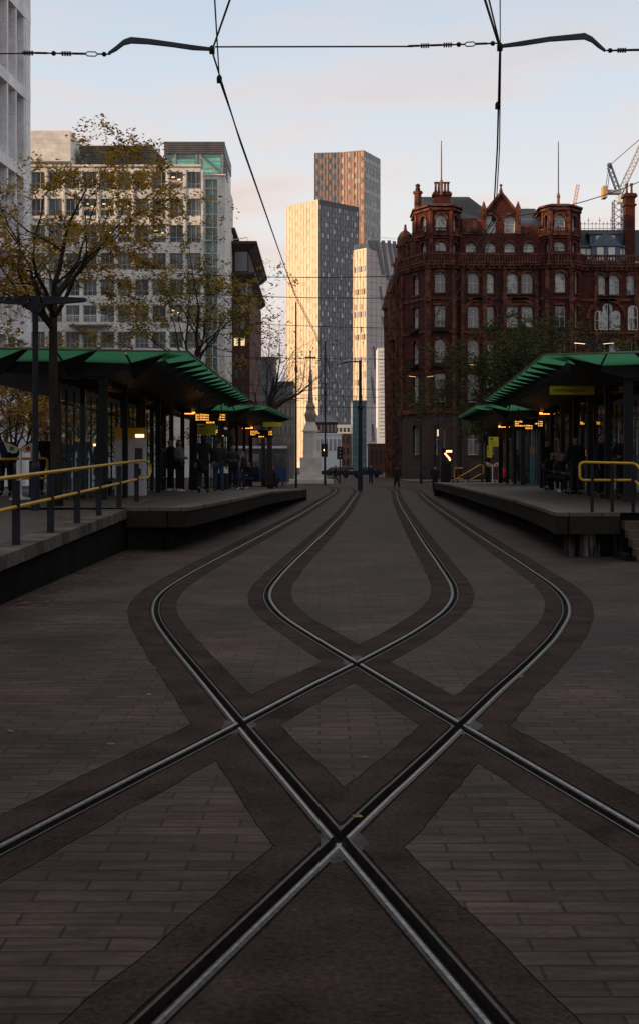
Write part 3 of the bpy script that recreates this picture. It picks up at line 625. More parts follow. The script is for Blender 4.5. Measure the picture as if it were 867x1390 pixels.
def stop_flag(px, py0, py1, Y, wpx, zbase, label):
    x = X(px, Y); w = wpx * Y / FPX; z0, z1 = Zh(py1, Y), Zh(py0, Y)
    root = empty('stop_sign_panel', (x, Y, zbase), label, 'sign', 'yellow tram stop panels on posts')
    mb = MB(); mb.box(x - w / 2, x + w / 2, Y - .025, Y + .025, z0, z1); mb.build('panel', YELS, root)
    q = MB(); q.tube([(x - w / 2 - .05, Y, zbase), (x - w / 2 - .05, Y, z1 + .25)], .05, 6); q.build('post', DARKM, root)
    s = MB(); s.box(x - w * .36, x - w * .12, Y - .03, Y - .026, z1 - (z1 - z0) * .30, z1 - (z1 - z0) * .10)
    for k in range(4): s.box(x - w * .38, x + w * (.1 + .07 * (k % 3)), Y - .03, Y - .026, z1 - (z1 - z0) * (.42 + .14 * k) - .018, z1 - (z1 - z0) * (.42 + .14 * k))
    s.build('sign_print', mat('sign_ink', (.10, .09, .02), (.14, .12, .03), rough=.6), root)
    return root
stop_flag(280.5, 576, 590, 47, 25, .83, 'yellow panel hanging directly below the nearest left departure display')
stop_flag(670.5, 593, 606, 78, 16, 0, 'yellow tram stop panel in front of the red hotel, right of the tracks')
stop_flag(664, 605, 621, 77, 7, 0, 'narrow upright yellow board just left of the yellow tram stop panel')
def ticket_machine(x, y, z0, w, h, label, flip=1):
    root = empty('ticket_machine', (x, y, z0), label, 'ticket machine', 'grey and yellow ticket machines')
    mb = MB(); mb.box(x - w / 2, x + w / 2, y - .35, y + .35, z0, z0 + h * .84); mb.build('cabinet', GREYP, root)
    mb = MB(); mb.box(x - w / 2 - .01, x + w / 2 + .01, y - .36, y + .36, z0 + h * .842, z0 + h); mb.build('yellow_hood', YELP, root)
    mb = MB(); mb.box(x + w * .22, x + w / 2 + .012, y - .372, y - .361, z0 + h * .86, z0 + h * .90); mb.build('hood_light', WARML, root)
    mb = MB(); mb.box(x + w * .2, x + w * .46, y - .362, y - .351, z0 + h * .52, z0 + h * .70); mb.build('screen', DPANE, root)
    mb = MB(); mb.box(x + w * .22, x + w * .40, y - .37, y - .351, z0 + h * .30, z0 + h * .40); mb.build('tray', DARKM, root)
    return root
ticket_machine(X(178, 37.5), 37.5, .87, .80, 1.90, 'tall grey ticket machine with yellow hood on the left platform')
ticket_machine(X(120, 60), 60, .6, 1.3, 2.3, 'dim yellow-topped machine further back behind the waiting people on the left')
tm = empty('help_point', (X(722, 60), 60, .84), 'narrow teal help point with an orange head on the right platform', 'help point')
mb = MB(); mb.box(X(719.5, 60), X(725, 60), 59.9, 60.1, .84, 2.2); mb.build('column', mat('teal_paint', (.02, .16, .16), (.03, .20, .19), rough=.5), tm)
mb = MB(); mb.box(X(719.3, 60), X(725.2, 60), 59.89, 60.11, 2.21, 2.5); mb.build('head', mat('orange_paint', (.45, .18, .02), (.5, .22, .03), rough=.5), tm)
def book_stand(px, py_top, Y, z0, label, h=1.15, flip=1):
    x = X(px, Y); root = empty('leaflet_stand', (x, Y, z0), label, 'leaflet stand', 'pale winged leaflet stands')
    q = MB(); q.lathe(x, Y, [(.28, z0), (.28, z0 + .03), (.06, z0 + .08), (.035, z0 + .14), (.03, z0 + h)], 12); q.build('pole', WHITEP, root, smooth=False)
    cream = mat('cream_board', (.48, .42, .22), (.58, .52, .30), rough=.6)
    for s in (-1, 1):
        b = MB(); t = z0 + h
        prof = [(0.02, t + .02), (.10, t - .10), (.30, t - .07), (.40, t + .18), (.22, t + .13)]
        b.add([(x + s * a, Y - .05 - .12 * a, z) for a, z in prof] + [(x + s * a, Y + .0 - .12 * a, z) for a, z in prof], [(0, 1, 2, 3, 4), (9, 8, 7, 6, 5)] + [(i, (i + 1) % 5, 5 + (i + 1) % 5, 5 + i) for i in range(5)]); b.build('board', cream, root)
        c = MB(); c.ball((x + s * .20, Y - .10, t + .02), .06, 8, 1, .35, 1); c.build('emblem', REDP if s > 0 else mat('teal_paint', (0, 0, 0)), root)
    return root
book_stand(668, 630, 74.8, .0, 'white-pole stand with pale winged boards by the person in red', h=1.72)
book_stand(28, 600, 33, .87, 'pale winged boards beside the lamp post on the far left', h=1.25)
# illuminated totem by the far right platform end
tt = empty('signal_cabinet', (X(605, 76), 76, 0), 'black cabinet with a glowing orange route indicator at the end of the right platform', 'signal')
mb = MB(); xx = X(605, 76); mb.box(xx - .32, xx + .25, 75.8, 76.2, 0, 1.75); mb.box(xx - .42, xx + .36, 75.7, 76.3, 0, .14); mb.build('cabinet', DARKM, tt)
mb = MB(); mb.box(xx - .28, xx + .34, 75.75, 76.1, 1.76, 2.62); mb.box(xx - .32, xx + .38, 75.6, 76.15, 2.62, 2.68); mb.build('lamp_housing', BLACKM, tt)
mb = MB(); mb.tube([(xx - .10, 75.70, 2.40), (xx + .02, 75.70, 2.25), (xx + .14, 75.70, 2.12), (xx + .20, 75.70, 1.98)], .05, 6); mb.box(xx - .02, xx + .3, 75.69, 75.73, 2.45, 2.56); mb.build('indicator_light', mat('indicator_glow', (.9, .5, .2), emit=(1, .42, .16), estr=5), tt)
mb = MB(); mb.tube([(xx + .95, 75.9, 1.55), (xx + .50, 75.9, 1.55), (xx + .46, 75.9, 1.5), (xx + .46, 75.9, .98), (xx + .50, 75.9, .94), (xx + .95, 75.9, .94)], .035, 6); o = mb.build('guard_loop', YELP, tt)
for k, (px, Y, z0, lab) in enumerate(((300, 50, .8, 'white-banded black bin beside the left shelter'), (678, 79, 0, 'black litter bin with a yellow band behind the winged stand'))):
    x = X(px, Y); root = empty('litter_bin', (x, Y, z0), lab, 'bin'); q = MB(); q.lathe(x, Y, [(.24, z0), (.27, z0 + .05), (.27, z0 + .95), (.22, z0 + 1.05)], 14); q.build('body', BLACKM, root)
    q = MB(); q.lathe(x, Y, [(.276, z0 + .62), (.276, z0 + .86)], 14); q.build('band', YELP if k else WHITEP, root)
# fallen leaves
lf = MB(); rnd = random.Random(3)
def leafquad(mb, c, r, rnd, flat=False):
    a = rnd.uniform(0, 2 * PI); tx = Vector((math.cos(a), math.sin(a), rnd.uniform(-.15, .15) if flat else rnd.uniform(-.8, .8))).normalized()
    n = Vector((rnd.uniform(-1, 1), rnd.uniform(-1, 1), rnd.uniform(-1, 1))) if not flat else Vector((rnd.uniform(-.3, .3), rnd.uniform(-.3, .3), 1))
    ty = n.cross(tx); ty.normalize(); c = Vector(c)
    mb.add([c - tx * r, c + ty * r * .42 - tx * r * .1, c + tx * r, c - ty * r * .42 - tx * r * .1], [(0, 1, 2, 3)])
for _ in range(900):
    t = rnd.random()
    if t < .45: y = rnd.uniform(23, 36); x = -4.0 - abs(rnd.gauss(0, .9)); z = (zr(y) if y < 31 else .87) + .02
    elif t < .75: y = rnd.uniform(16, 30); x = -3.85 + abs(rnd.gauss(0, .35)); z = .01; x = min(x, -2.9)
    else: y = rnd.uniform(6, 50); x = rnd.uniform(-4, 6); z = .012
    if t < .75 or rnd.random() < .7: leafquad(lf, (x, y, z), rnd.uniform(.018, .045), rnd, True)
leafquad(lf, (X(37, 16.6) + .0, 16.4, .03), .12, rnd, True)
o = lf.build('fallen_leaves', mat('dry_fallen_leaf', (.10, .06, .02), (.28, .19, .08), rough=.8, scale=30)); tag(o, kind='stuff')

# ------------------------------------------------------------------ facade tools
def P3(O, U, N, u, n, z): return (O[0] + U[0] * u + N[0] * n, O[1] + U[1] * u + N[1] * n, z)
def wall_holes(mb, O, U, N, u0, u1, z0, z1, holes, d, n0=0.0):
    """wall sheet from u0..u1, z0..z1 with real openings of depth d; hole = (a, b, c, e, arch)"""
    us = sorted(set([u0, u1] + [v for h in holes for v in h[:2]])); zs = sorted(set([z0, z1] + [v for h in holes for v in h[2:4]]))
    for i in range(len(us) - 1):
        for j in range(len(zs) - 1):
            a, b, c, e = us[i], us[i + 1], zs[j], zs[j + 1]; m, k = (a + b) / 2, (c + e) / 2
            if any(h[0] < m < h[1] and h[2] < k < h[3] for h in holes): continue
            mb.quad(P3(O, U, N, a, n0, c), P3(O, U, N, b, n0, c), P3(O, U, N, b, n0, e), P3(O, U, N, a, n0, e))
    for a, b, c, e, arch in holes:
        q = lambda u, n, z: P3(O, U, N, u, n0 + n, z)
        mb.quad(q(a, 0, c), q(b, 0, c), q(b, -d, c), q(a, -d, c)); r = (b - a) / 2; zc = e - r if arch else e
        mb.quad(q(a, 0, c), q(a, -d, c), q(a, -d, zc), q(a, 0, zc)); mb.quad(q(b, -d, c), q(b, 0, c), q(b, 0, zc), q(b, -d, zc))
        if arch:
            m = (a + b) / 2; K = 6
            for s, ue in ((-1, a), (1, b)):
                arc = [(m + s * r * math.cos(t * PI / 2 / K), zc + r * math.sin(t * PI / 2 / K)) for t in range(K + 1)]
                for t in range(K):
                    mb.add([q(ue, 0, e), q(arc[t][0], 0, arc[t][1]), q(arc[t + 1][0], 0, arc[t + 1][1])], [(0, 1, 2) if s < 0 else (0, 2, 1)])
                    mb.quad(q(arc[t][0], 0, arc[t][1]), q(arc[t + 1][0], 0, arc[t + 1][1]), q(arc[t + 1][0], -d, arc[t + 1][1]), q(arc[t][0], -d, arc[t][1]))
        else: mb.quad(q(a, -d, e), q(b, -d, e), q(b, 0, e), q(a, 0, e))
def window(parent, O, U, N, h, d, pane=None, mull=1, rail=.5, fm=None, n0=0.0, t=.055):
    a, b, c, e, arch = h; r = (b - a) / 2; zc = e - r if arch else e; m = (a + b) / 2; f = MB(); n1 = n0 - d + .12; n2 = n0 - d + .03
    f.fbox(O, U, N, a, a + t, n2, n1, c, zc); f.fbox(O, U, N, b - t, b, n2, n1, c, zc); f.fbox(O, U, N, a + t, b - t, n2, n1, c, c + t)
    if arch:
        K = 8
        for k in range(K):
            t0, t1 = PI * k / K, PI * (k + 1) / K
            pts = [(m + rr * math.cos(tt), zc + rr * math.sin(tt)) for rr, tt in ((r, t0), (r, t1), (r - t, t1), (r - t, t0))]
            f.add([P3(O, U, N, u, n1, z) for u, z in pts] + [P3(O, U, N, u, n2, z) for u, z in pts], [(0, 1, 2, 3), (4, 7, 6, 5), (3, 2, 6, 7)])
    else: f.fbox(O, U, N, a + t, b - t, n2, n1, e - t, e)
    top = e - t if not arch else e - t * .5
    for k in range(mull):
        u = a + (b - a) * (k + 1) / (mull + 1); f.fbox(O, U, N, u - t * .4, u + t * .4, n2, n1 - .01, c + t, top)
    if rail: 
        z = c + (e - c) * rail; f.fbox(O, U, N, a + t, b - t, n2, n1 - .005, z - t * .45, z + t * .45)
    w = f.build('window', fm or FRAME, parent)
    g = MB(); nn = n0 - d + .025
    if arch:
        K = 10; g.add([P3(O, U, N, a, nn, c), P3(O, U, N, b, nn, c)] + [P3(O, U, N, m + r * math.cos(PI * k / K), nn, zc + r * math.sin(PI * k / K)) for k in range(K + 1)], [tuple(range(K + 3))])
    else: g.quad(P3(O, U, N, a, nn, c), P3(O, U, N, b, nn, c), P3(O, U, N, b, nn, e), P3(O, U, N, a, nn, e))
    g.build('pane', pane or NET, w)
    return w
def arch_ring(mb, O, U, N, uc, zc, r0, r1, n0, n1, K=10):
    for k in range(K):
        t0, t1 = PI * k / K, PI * (k + 1) / K
        pts = [(uc + r * math.cos(t), zc + r * math.sin(t)) for r, t in ((r0, t0), (r1, t0), (r1, t1), (r0, t1))]
        mb.add([P3(O, U, N, u, n1, z) for u, z in pts] + [P3(O, U, N, u, n0, z) for u, z in pts], [(0, 1, 2, 3), (0, 4, 5, 1), (1, 5, 6, 2), (2, 6, 7, 3), (3, 7, 4, 0)])

# ------------------------------------------------------------------ the red terracotta hotel
HZ = 150.0
hotel = empty('hotel_building', (10, HZ, 0), 'ornate dark red terracotta hotel with canted corner towers, arched windows and gables', 'hotel')
wall = MB(); trim = MB(); gran = MB(); rh = random.Random(11)
class Fr:      # a facade frame from point A to point B seen from outside (A on the left)
    def __init__(s, A, B):
        s.O = A; dx, dy = B[0] - A[0], B[1] - A[1]; s.L = math.hypot(dx, dy); s.U = (dx / s.L, dy / s.L); s.N = (s.U[1], -s.U[0])
    def t(s): return s.O, s.U, s.N
    def u(s, px):      # along-wall position of photo column px
        k = (px - CXP) / FPX; return (k * s.O[1] - s.O[0]) / (s.U[0] - k * s.U[1])
GZ = 7.6
def storey_windows(fr, cols, rows):
    """cols: centres along u with widths, rows: (z0, z1, arch)"""
    return [(u - w / 2, u + w / 2, z0, z1, arch) for (u, w) in cols for (z0, z1, arch) in rows]
R3, R4, R5, R6, R7 = (21.3, 23.6, 1), (17.4, 19.8, 0), (13.4, 16.0, 1), (8.9, 12.1, 0), (2.9, 6.3, 1)
R2 = (26.05, 27.15, 1); R1 = (28.4, 30.2, 1)
def panefor(z):
    x = rh.random()
    if z < 7: return DPANE
    if z < 16: return DPANE if x < .55 else NET
    return NET if x < .62 else DPANE
def do_face(fr, cols, rows, top, lower_base=True, d=.42, n0=0.0, z_low=GZ, balcony=True):
    O, U, N = fr.t(); H = storey_windows(fr, cols, rows)
    wall_holes(wall, O, U, N, 0, fr.L, z_low, top, [h for h in H if h[2] > z_low], d)
    if lower_base: wall_holes(gran, O, U, N, 0, fr.L, 0, z_low, [h for h in H if h[3] < z_low], d)
    for h in H:
        window(hotel, O, U, N, h, d, panefor(h[2]), mull=1 if h[1] - h[0] > .7 else 0)
        # sill, hood and carved surround
        trim.fbox(O, U, N, h[0] - .16, h[1] + .16, 0.0, .16, h[2] - .2, h[2] - .03)
        if h[4]: arch_ring(trim, O, U, N, (h[0] + h[1]) / 2, h[3] - (h[1] - h[0]) / 2, (h[1] - h[0]) / 2 + .04, (h[1] - h[0]) / 2 + .3, 0, .12)
        else: trim.fbox(O, U, N, h[0] - .18, h[1] + .18, 0, .14, h[3] + .05, h[3] + .3)
        if balcony and h[2] in (R5[0], R4[0], R3[0]):    # iron balconette
            pass
    # string courses and modillion cornices
    for z, dep, hh in ((GZ, .30, .5), (12.75, .14, .22), (16.75, .16, .25), (20.5, .16, .28), (24.0, .22, .25), (24.35, .5, .28), (24.65, .62, .18)):
        if z < top: trim.fbox(O, U, N, -.1, fr.L + .1, 0, dep, z, z + hh)
    k = int(fr.L / .55)
    for i in range(k + 1):
        u = fr.L * i / k
        if top > 24: trim.fbox(O, U, N, u - .10, u + .10, 0, .42, 24.02, 24.34)
        if True: trim.fbox(O, U, N, u - .08, u + .08, 0, .22, GZ - .3, GZ)
    # balustrade with openings at parapet level
    if top > 24:
        nb = int(fr.L / .32)
        for i in range(nb):
            u = fr.L * (i + .5) / nb; trim.fbox(O, U, N, u - .07, u + .07, .34, .50, 24.84, 25.55)
        trim.fbox(O, U, N, 0, fr.L, .30, .56, 25.55, 25.78)
    return H
c_ = lambda fr, px, w: (fr.u(px), w)
fLs = Fr((10.15, 186), (9.7, 156.2)); fLc = Fr((9.7, 156.2), (12.25, 150.6)); fLf = Fr((12.25, 150.6), (15.2, 150.6)); fLr = Fr((15.2, 150.6), (15.7, 151.3))
fM = Fr((15.7, 151.3), (25.0, 151.3)); fRc = Fr((25.0, 151.3), (25.7, 150.6)); fRf = Fr((25.7, 150.6), (28.5, 150.6)); fRr = Fr((28.5, 150.6), (30.1, 152.6)); fW = Fr((30.1, 152.6), (54, 152.6))
low = [R7, R6, R5, R4, R3]
do_face(fLc, [(fLc.L * .52, 1.25)], low, 25.0)
do_face(fLf, [c_(fLf, 597, 1.15)], low, 25.0)
do_face(fLr, [], low, 25.0)
mc = [c_(fM, 642, 1.2), c_(fM, 662.5, 1.2), c_(fM, 695, 1.25), c_(fM, 715, 1.25)]
do_face(fM, mc, low, 25.0)
for a, b in ((642, 662.5), (695, 715)): arch_ring(trim, *fM.t(), (fM.u(a) + fM.u(b)) / 2, 18.6, 1.85, 2.25, 0, .16, 14)
do_face(fRc, [], low, 25.0); do_face(fRf, [c_(fRf, 760, 1.15)], low, 25.0); do_face(fRr, [(fRr.L * .5, .8)], low, 25.0)
wc = [c_(fW, 814, 1.25), c_(fW, 833, 1.25), c_(fW, 858, 1.3), (20, 1.3), (22.4, 1.3)]
do_face(fW, wc, [R7, R6, R5, R3], 25.0)
for px, w, tp in ((812, .95, 19.4), (823.5, 1.05, 20.2), (835, .95, 19.4), (858, 1.1, 20)): 
    h = (fW.u(px) - w / 2, fW.u(px) + w / 2, 17.2, tp, 1); window(hotel, *fW.t(), h, .0, NET, n0=.12); trim.fbox(*fW.t(), h[0] - .08, h[1] + .08, 0, .10, 17.0, tp + .02)
arch_ring(trim, *fW.t(), fW.u(823.5), 18.5, 2.0, 2.4, 0, .16, 14)
# long receding side wall
sc_ = [(k * 4.0 + 2.6, 1.3) for k in range(7)]
do_face(fLs, sc_, [(3, 6, 1), (9, 12, 0), (13.4, 16, 1), (17.4, 19.8, 1), (21.3, 23.4, 1)], 25.0)
for k in range(8):      # projecting bays and piers on the side wall, seen edge-on
    u = k * 4.0 + .1; trim.fbox(*fLs.t(), u - .3, u + .3, 0, .30 if k % 3 else .5, 0, 24.0 if k % 3 else 26.5)
# pilasters between the bays
for fr, us in ((fLf, (0.02, fLf.L - .02)), (fM, (0.5, fM.u(652) * 0 + 3.05, 5.35, fM.L - .35)), (fRf, (.02, fRf.L - .02)), (fW, (1.6, 6.2, 9.2, 12.5, 17)), (fLc, (.15, fLc.L - .15))):
    for u in us:
        trim.fbox(*fr.t(), u - .22, u + .22, 0, .2, GZ + .5, 24.0); trim.fbox(*fr.t(), u - .3, u + .3, 0, .28, 20.2, 20.9); trim.fbox(*fr.t(), u - .3, u + .3, 0, .28, 12.6, 13.1)
# rusticated piers of the granite base
for fr in (fLf, fM, fRf, fW):
    k = max(2, int(fr.L / 2.4))
    for i in range(k + 1): gran.fbox(*fr.t(), fr.L * i / k - .28, fr.L * i / k + .28, 0, .18, 0, GZ - .35)
# upper tower storeys
def tower(pts, cols, top, wd=.42):
    for (A, B), cl in zip(zip(pts, pts[1:]), cols):
        fr = Fr(A, B); O, U, N = fr.t(); H = storey_windows(fr, [(fr.L * .5, w) for w in cl], [R2, R1])
        wall_holes(wall, O, U, N, 0, fr.L, 25.0, top, H, wd)
        for h in H:
            window(hotel, O, U, N, h, wd, NET if rh.random() < .8 else DPANE, mull=1 if h[1] - h[0] > .8 else 0)
            arch_ring(trim, O, U, N, (h[0] + h[1]) / 2, h[3] - (h[1] - h[0]) / 2, (h[1] - h[0]) / 2 + .03, (h[1] - h[0]) / 2 + .22, 0, .1)
        trim.fbox(O, U, N, -.05, fr.L + .05, 0, .16, 27.5, 27.72); trim.fbox(O, U, N, -.05, fr.L + .05, 0, .3, top - .62, top - .38); trim.fbox(O, U, N, -.05, fr.L + .05, 0, .42, top - .2, top)
        if cl:
            trim.fbox(O, U, N, fr.L * .5 - .8, fr.L * .5 + .8, 0, .55, 27.75, 28.0)
            for i in range(5): trim.fbox(O, U, N, fr.L * .5 - .72 + i * .33, fr.L * .5 - .62 + i * .33, .4, .5, 28.0, 28.5)
            trim.fbox(O, U, N, fr.L * .5 - .78, fr.L * .5 + .78, .36, .54, 28.5, 28.62)
        for u in (.05, fr.L - .05): trim.fbox(O, U, N, u - .15, u + .15, 0, .14, 25.8, top - .7)
    xs = [p[0] for p in pts]; cap = MB(); cap.prism([(p[0], p[1]) for p in pts], top, top + .12); cap.build('tower_cap', LEAD, hotel)
tower([(11.1, 158), (11.1, 153.6), (12.6, 151.0), (14.9, 151.0), (16.0, 152.6), (16.0, 158)], [[], [1.0], [1.2], [.8], []], 31.3)
tower([(25.5, 157), (25.5, 152.2), (26.2, 151.0), (28.3, 151.0), (29.8, 152.8), (29.8, 157)], [[], [.5], [1.2], [.8], []], 31.3)
# set-back attic wall between the towers, with dormer windows and the gable
fA = Fr((16.0, 152.0), (25.5, 152.0)); HA = []
HA = storey_windows(fA, [c_(fA, 639, 1.2), c_(fA, 665, 1.2), c_(fA, 691.5, 1.2), c_(fA, 717.5, 1.2)], [R2])
wall_holes(wall, *fA.t(), 0, fA.L, 25.0, 28.1, HA, .4)
for h in HA: window(hotel, *fA.t(), h, .4, NET); arch_ring(trim, *fA.t(), (h[0] + h[1]) / 2, h[3] - .6, .63, .85, 0, .1)
gu0, gu1 = fA.u(655), fA.u(704); gm = (gu0 + gu1) / 2
HG = storey_windows(fA, [c_(fA, 665, 1.25), c_(fA, 691.5, 1.25)], [(28.25, 30.3, 1)])
wall_holes(wall, *fA.t(), gu0, gu1, 28.1, 30.5, HG, .4)
for h in HG: window(hotel, *fA.t(), h, .4, NET); arch_ring(trim, *fA.t(), (h[0] + h[1]) / 2, h[3] - .62, .65, .9, 0, .12)
O, U, N = fA.t()
wall.add([P3(O, U, N, gu0, 0, 30.5), P3(O, U, N, gu1, 0, 30.5), P3(O, U, N, gm, 0, 33.0)], [(0, 1, 2)])
wall.add([P3(O, U, N, gu0, -3, 28.1), P3(O, U, N, gu0, 0, 28.1), P3(O, U, N, gu0, 0, 30.5), P3(O, U, N, gu0, -3, 30.5)], [(0, 1, 2, 3)]); wall.add([P3(O, U, N, gu1, -3, 28.1), P3(O, U, N, gu1, 0, 28.1), P3(O, U, N, gu1, 0, 30.5), P3(O, U, N, gu1, -3, 30.5)], [(3, 2, 1, 0)])
for a, b in (((gu0 - .1, 30.45), (gm, 33.12)), ((gm, 33.12), (gu1 + .1, 30.45))):
    trim.add([P3(O, U, N, a[0], .22, a[1]), P3(O, U, N, b[0], .22, b[1]), P3(O, U, N, b[0], .22, b[1] - .4), P3(O, U, N, a[0], .22, a[1] - .4), P3(O, U, N, a[0], -.3, a[1]), P3(O, U, N, b[0], -.3, b[1]), P3(O, U, N, b[0], 0, b[1] - .4), P3(O, U, N, a[0], 0, a[1] - .4)], [(0, 3, 2, 1), (0, 1, 5, 4), (3, 7, 6, 2)])
for u in (gu0 + .1, gu1 - .1): trim.fbox(O, U, N, u - .25, u + .25, -.3, .3, 28.1, 31.2); q = P3(O, U, N, u, 0, 0); trim.cone(q[0], q[1], 31.2, 31.9, .28, .04, 6)
q = P3(O, U, N, gm, 0, 0); trim.cone(q[0], q[1], 33.0, 33.6, .22, .05, 6); trim.ball((q[0], q[1], 33.7), .18, 6)
for px0, px1, zt0 in ((626, 653, 29.9),): 
    trim.fbox(O, U, N, fA.u(px0), fA.u(px1), 0.0, .2, 28.1, zt0); trim.fbox(O, U, N, fA.u(px0) + .5, fA.u(px1) - .5, .2, .32, 28.35, zt0 - .3)
for k in range(5): arch_ring(trim, O, U, N, fA.u(718), 28.2, .25 + .25 * k * .8, .36 + .25 * k * .8, .0, .08 + .02 * k, 10)
wall.fbox(O, U, N, fA.u(706), fA.u(734), -.5, 0, 28.1, 29.0)
fB = Fr((30.1, 154.6), (54, 154.6))
wall.build('wall', TERRA, hotel); trim.build('carved_trim', TERRAT, hotel); gran.build('granite_base', GRAN, hotel)
# roofs
rf = MB()
rf.add([(11.4, 153.2, 31.0), (22, 153.2, 29.0), (22, 164, 29.0), (11.4, 164, 31), (11.6, 157, 33.4), (17.6, 157, 33.4), (20.3, 158, 30.2), (11.6, 160, 33.4), (17.6, 160, 33.4)], [(0, 1, 6, 5, 4), (4, 5, 8, 7), (5, 6, 2, 8), (3, 7, 8, 2), (0, 4, 7, 3)])
rf.add([(16, 152.3, 28.1), (25.6, 152.3, 28.1), (25.6, 158, 32.2), (16, 158, 32.2), (25.6, 170, 32.2), (16, 170, 32.2)], [(0, 1, 2, 3), (3, 2, 4, 5)])
rf.add([(30, 153.6, 25.2), (54, 153.6, 25.2), (54, 156.5, 29.4), (30, 156.5, 29.4), (54, 172, 29.4), (30, 172, 29.4)], [(0, 1, 2, 3), (3, 2, 4, 5)])
rf.add([(10.3, 186, 25), (9.9, 157, 25), (12.5, 159, 29.5), (12.5, 186, 29.5), (30, 159, 29.5), (30, 186, 29.5)], [(0, 1, 2, 3), (3, 2, 4, 5)])
roof = rf.build('roof', SLATE, hotel)
dm = MB(); prof = [(25.1 - .0 - 2.2 * 0, 0)]
for k in range(7):
    t0, t1 = k / 7 * PI / 2, (k + 1) / 7 * PI / 2; 
    for s in (0,):
        x0, x1 = 22.7, 25.6; y0, y1 = 152.5 + 3 * (1 - math.cos(t0)), 152.5 + 3 * (1 - math.cos(t1)); za, zb = 28.1 + 2.4 * math.sin(t0), 28.1 + 2.4 * math.sin(t1)
        dm.quad((x0 + .6 * t0, y0, za), (x1, y0, za), (x1, y1, zb), (x0 + .6 * t1, y1, zb))
dm.build('lead_dome', LEAD, hotel)
bk = MB(); bk.box(10.4, 54, 172, 185.5, 0, 24.9); bk.box(20, 54, 153.4, 172, 0, 24.9); bk.build('rear_wall', TERRA, hotel)
def chimney(x0, x1, y, z0, z1, pots, parent=hotel):
    m = MB(); m.box(x0, x1, y, y + 1.2, z0, z1 - .9); m.box(x0 - .15, x1 + .15, y - .15, y + 1.35, z1 - 1.9, z1 - 1.7); m.box(x0 - .22, x1 + .22, y - .22, y + 1.42, z1 - .9, z1 - .6); m.box(x0 - .1, x1 + .1, y - .1, y + 1.3, z1 - .6, z1 - .45)
    c = m.build('chimney', TERRA, parent)
    for k in range(pots):
        x = x0 + (x1 - x0) * (k + .5) / pots; p = MB(); p.lathe(x, y + .6, [(.18, z1 - .45), (.13, z1 - .1), (.13, z1 + .55), (.2, z1 + .62), (.2, z1 + .78)], 8); p.build('chimney_pot', TERRAT, c)
chimney(13.3, 15.1, 154.2, 31.0, 33.9, 5)
chimney(X(849, 153.5), X(862, 153.5), 153.6, 25.0, 33.6, 2)
def finial(x, y, z0, z1, r):
    m = MB(); m.lathe(x, y, [(r, z0), (r, z1 - 1.1), (r * 1.35, z1 - 1.05), (r * 1.35, z1 - .8), (r * .75, z1 - .7), (r * .5, z1 - .2), (r * .8, z1 - .1), (r * .3, z1 + .1)], 8); m.build('pinnacle', TERRAT, hotel)
finial(X(566.5, 154), 154, 24.8, 34.2, .42); finial(X(561, 156), 156, 24, 29, .4); finial(X(555, 160), 160, 24, 29.5, .45); finial(X(546, 166), 166, 24, 30, .4); finial(X(538, 178), 178, 24, 29.5, .45)
cp = MB(); cx_, cy_ = X(549.5, 163), 163
cp.lathe(cx_, cy_, [(1.0, 24), (1.0, 28.3), (1.2, 28.4), (1.2, 28.7), (1.05, 28.8), (.95, 29.6), (.6, 30.2), (.2, 30.5), (.12, 31.2)], 10); cp.build('cupola', TERRAT, hotel)
cp = MB(); cp.lathe(X(543, 174), 174, [(1.7, 18), (1.7, 24), (1.9, 24.2), (1.6, 25.6), (1.0, 26.8), (.3, 27.6), (.1, 28.6)], 10); cp.build('cupola', TERRAT, hotel)
cp = MB(); cp.lathe(X(536, 184), 184, [(1.4, 0), (1.6, 23), (1.9, 23.3), (1.5, 25), (.8, 26.8), (.1, 28)], 10); cp.build('corner_turret', TERRAT, hotel)
# dormers in the mansard of the wing
def dormer(px, w, z0, z1, y, gable, lab=None):
    x = X(px, y); m = MB(); m.box(x - w / 2, x + w / 2, y, y + 3, z0, z1)
    if gable: m.add([(x - w / 2 - .25, y - .15, z1), (x + w / 2 + .25, y - .15, z1), (x, y - .15, z1 + 1.7), (x - w / 2 - .25, y + 3, z1), (x + w / 2 + .25, y + 3, z1), (x, y + 3, z1 + 1.7)], [(0, 1, 2), (1, 4, 5, 2), (0, 2, 5, 3)])
    else: m.box(x - w / 2 - .25, x + w / 2 + .25, y - .25, y + 3, z1, z1 + .22)
    d_ = m.build('dormer', LEAD, hotel)
    for s in (-1, 1):
        f = MB(); f.box(x + s * w * .2 - .38, x + s * w * .2 + .38, y - .06, y - .01, z0 + .25, z1 - .15); wnd = f.build('dormer_window', FRAME, d_)
dormer(821, 3.6, 26.9, 28.6, 154.8, False); dormer(822, 3.3, 25.1, 27.0, 153.5, True); dormer(795, 1.6, 25.1, 26.9, 153.9, False); dormer(845, 1.6, 25.1, 26.9, 153.9, False)
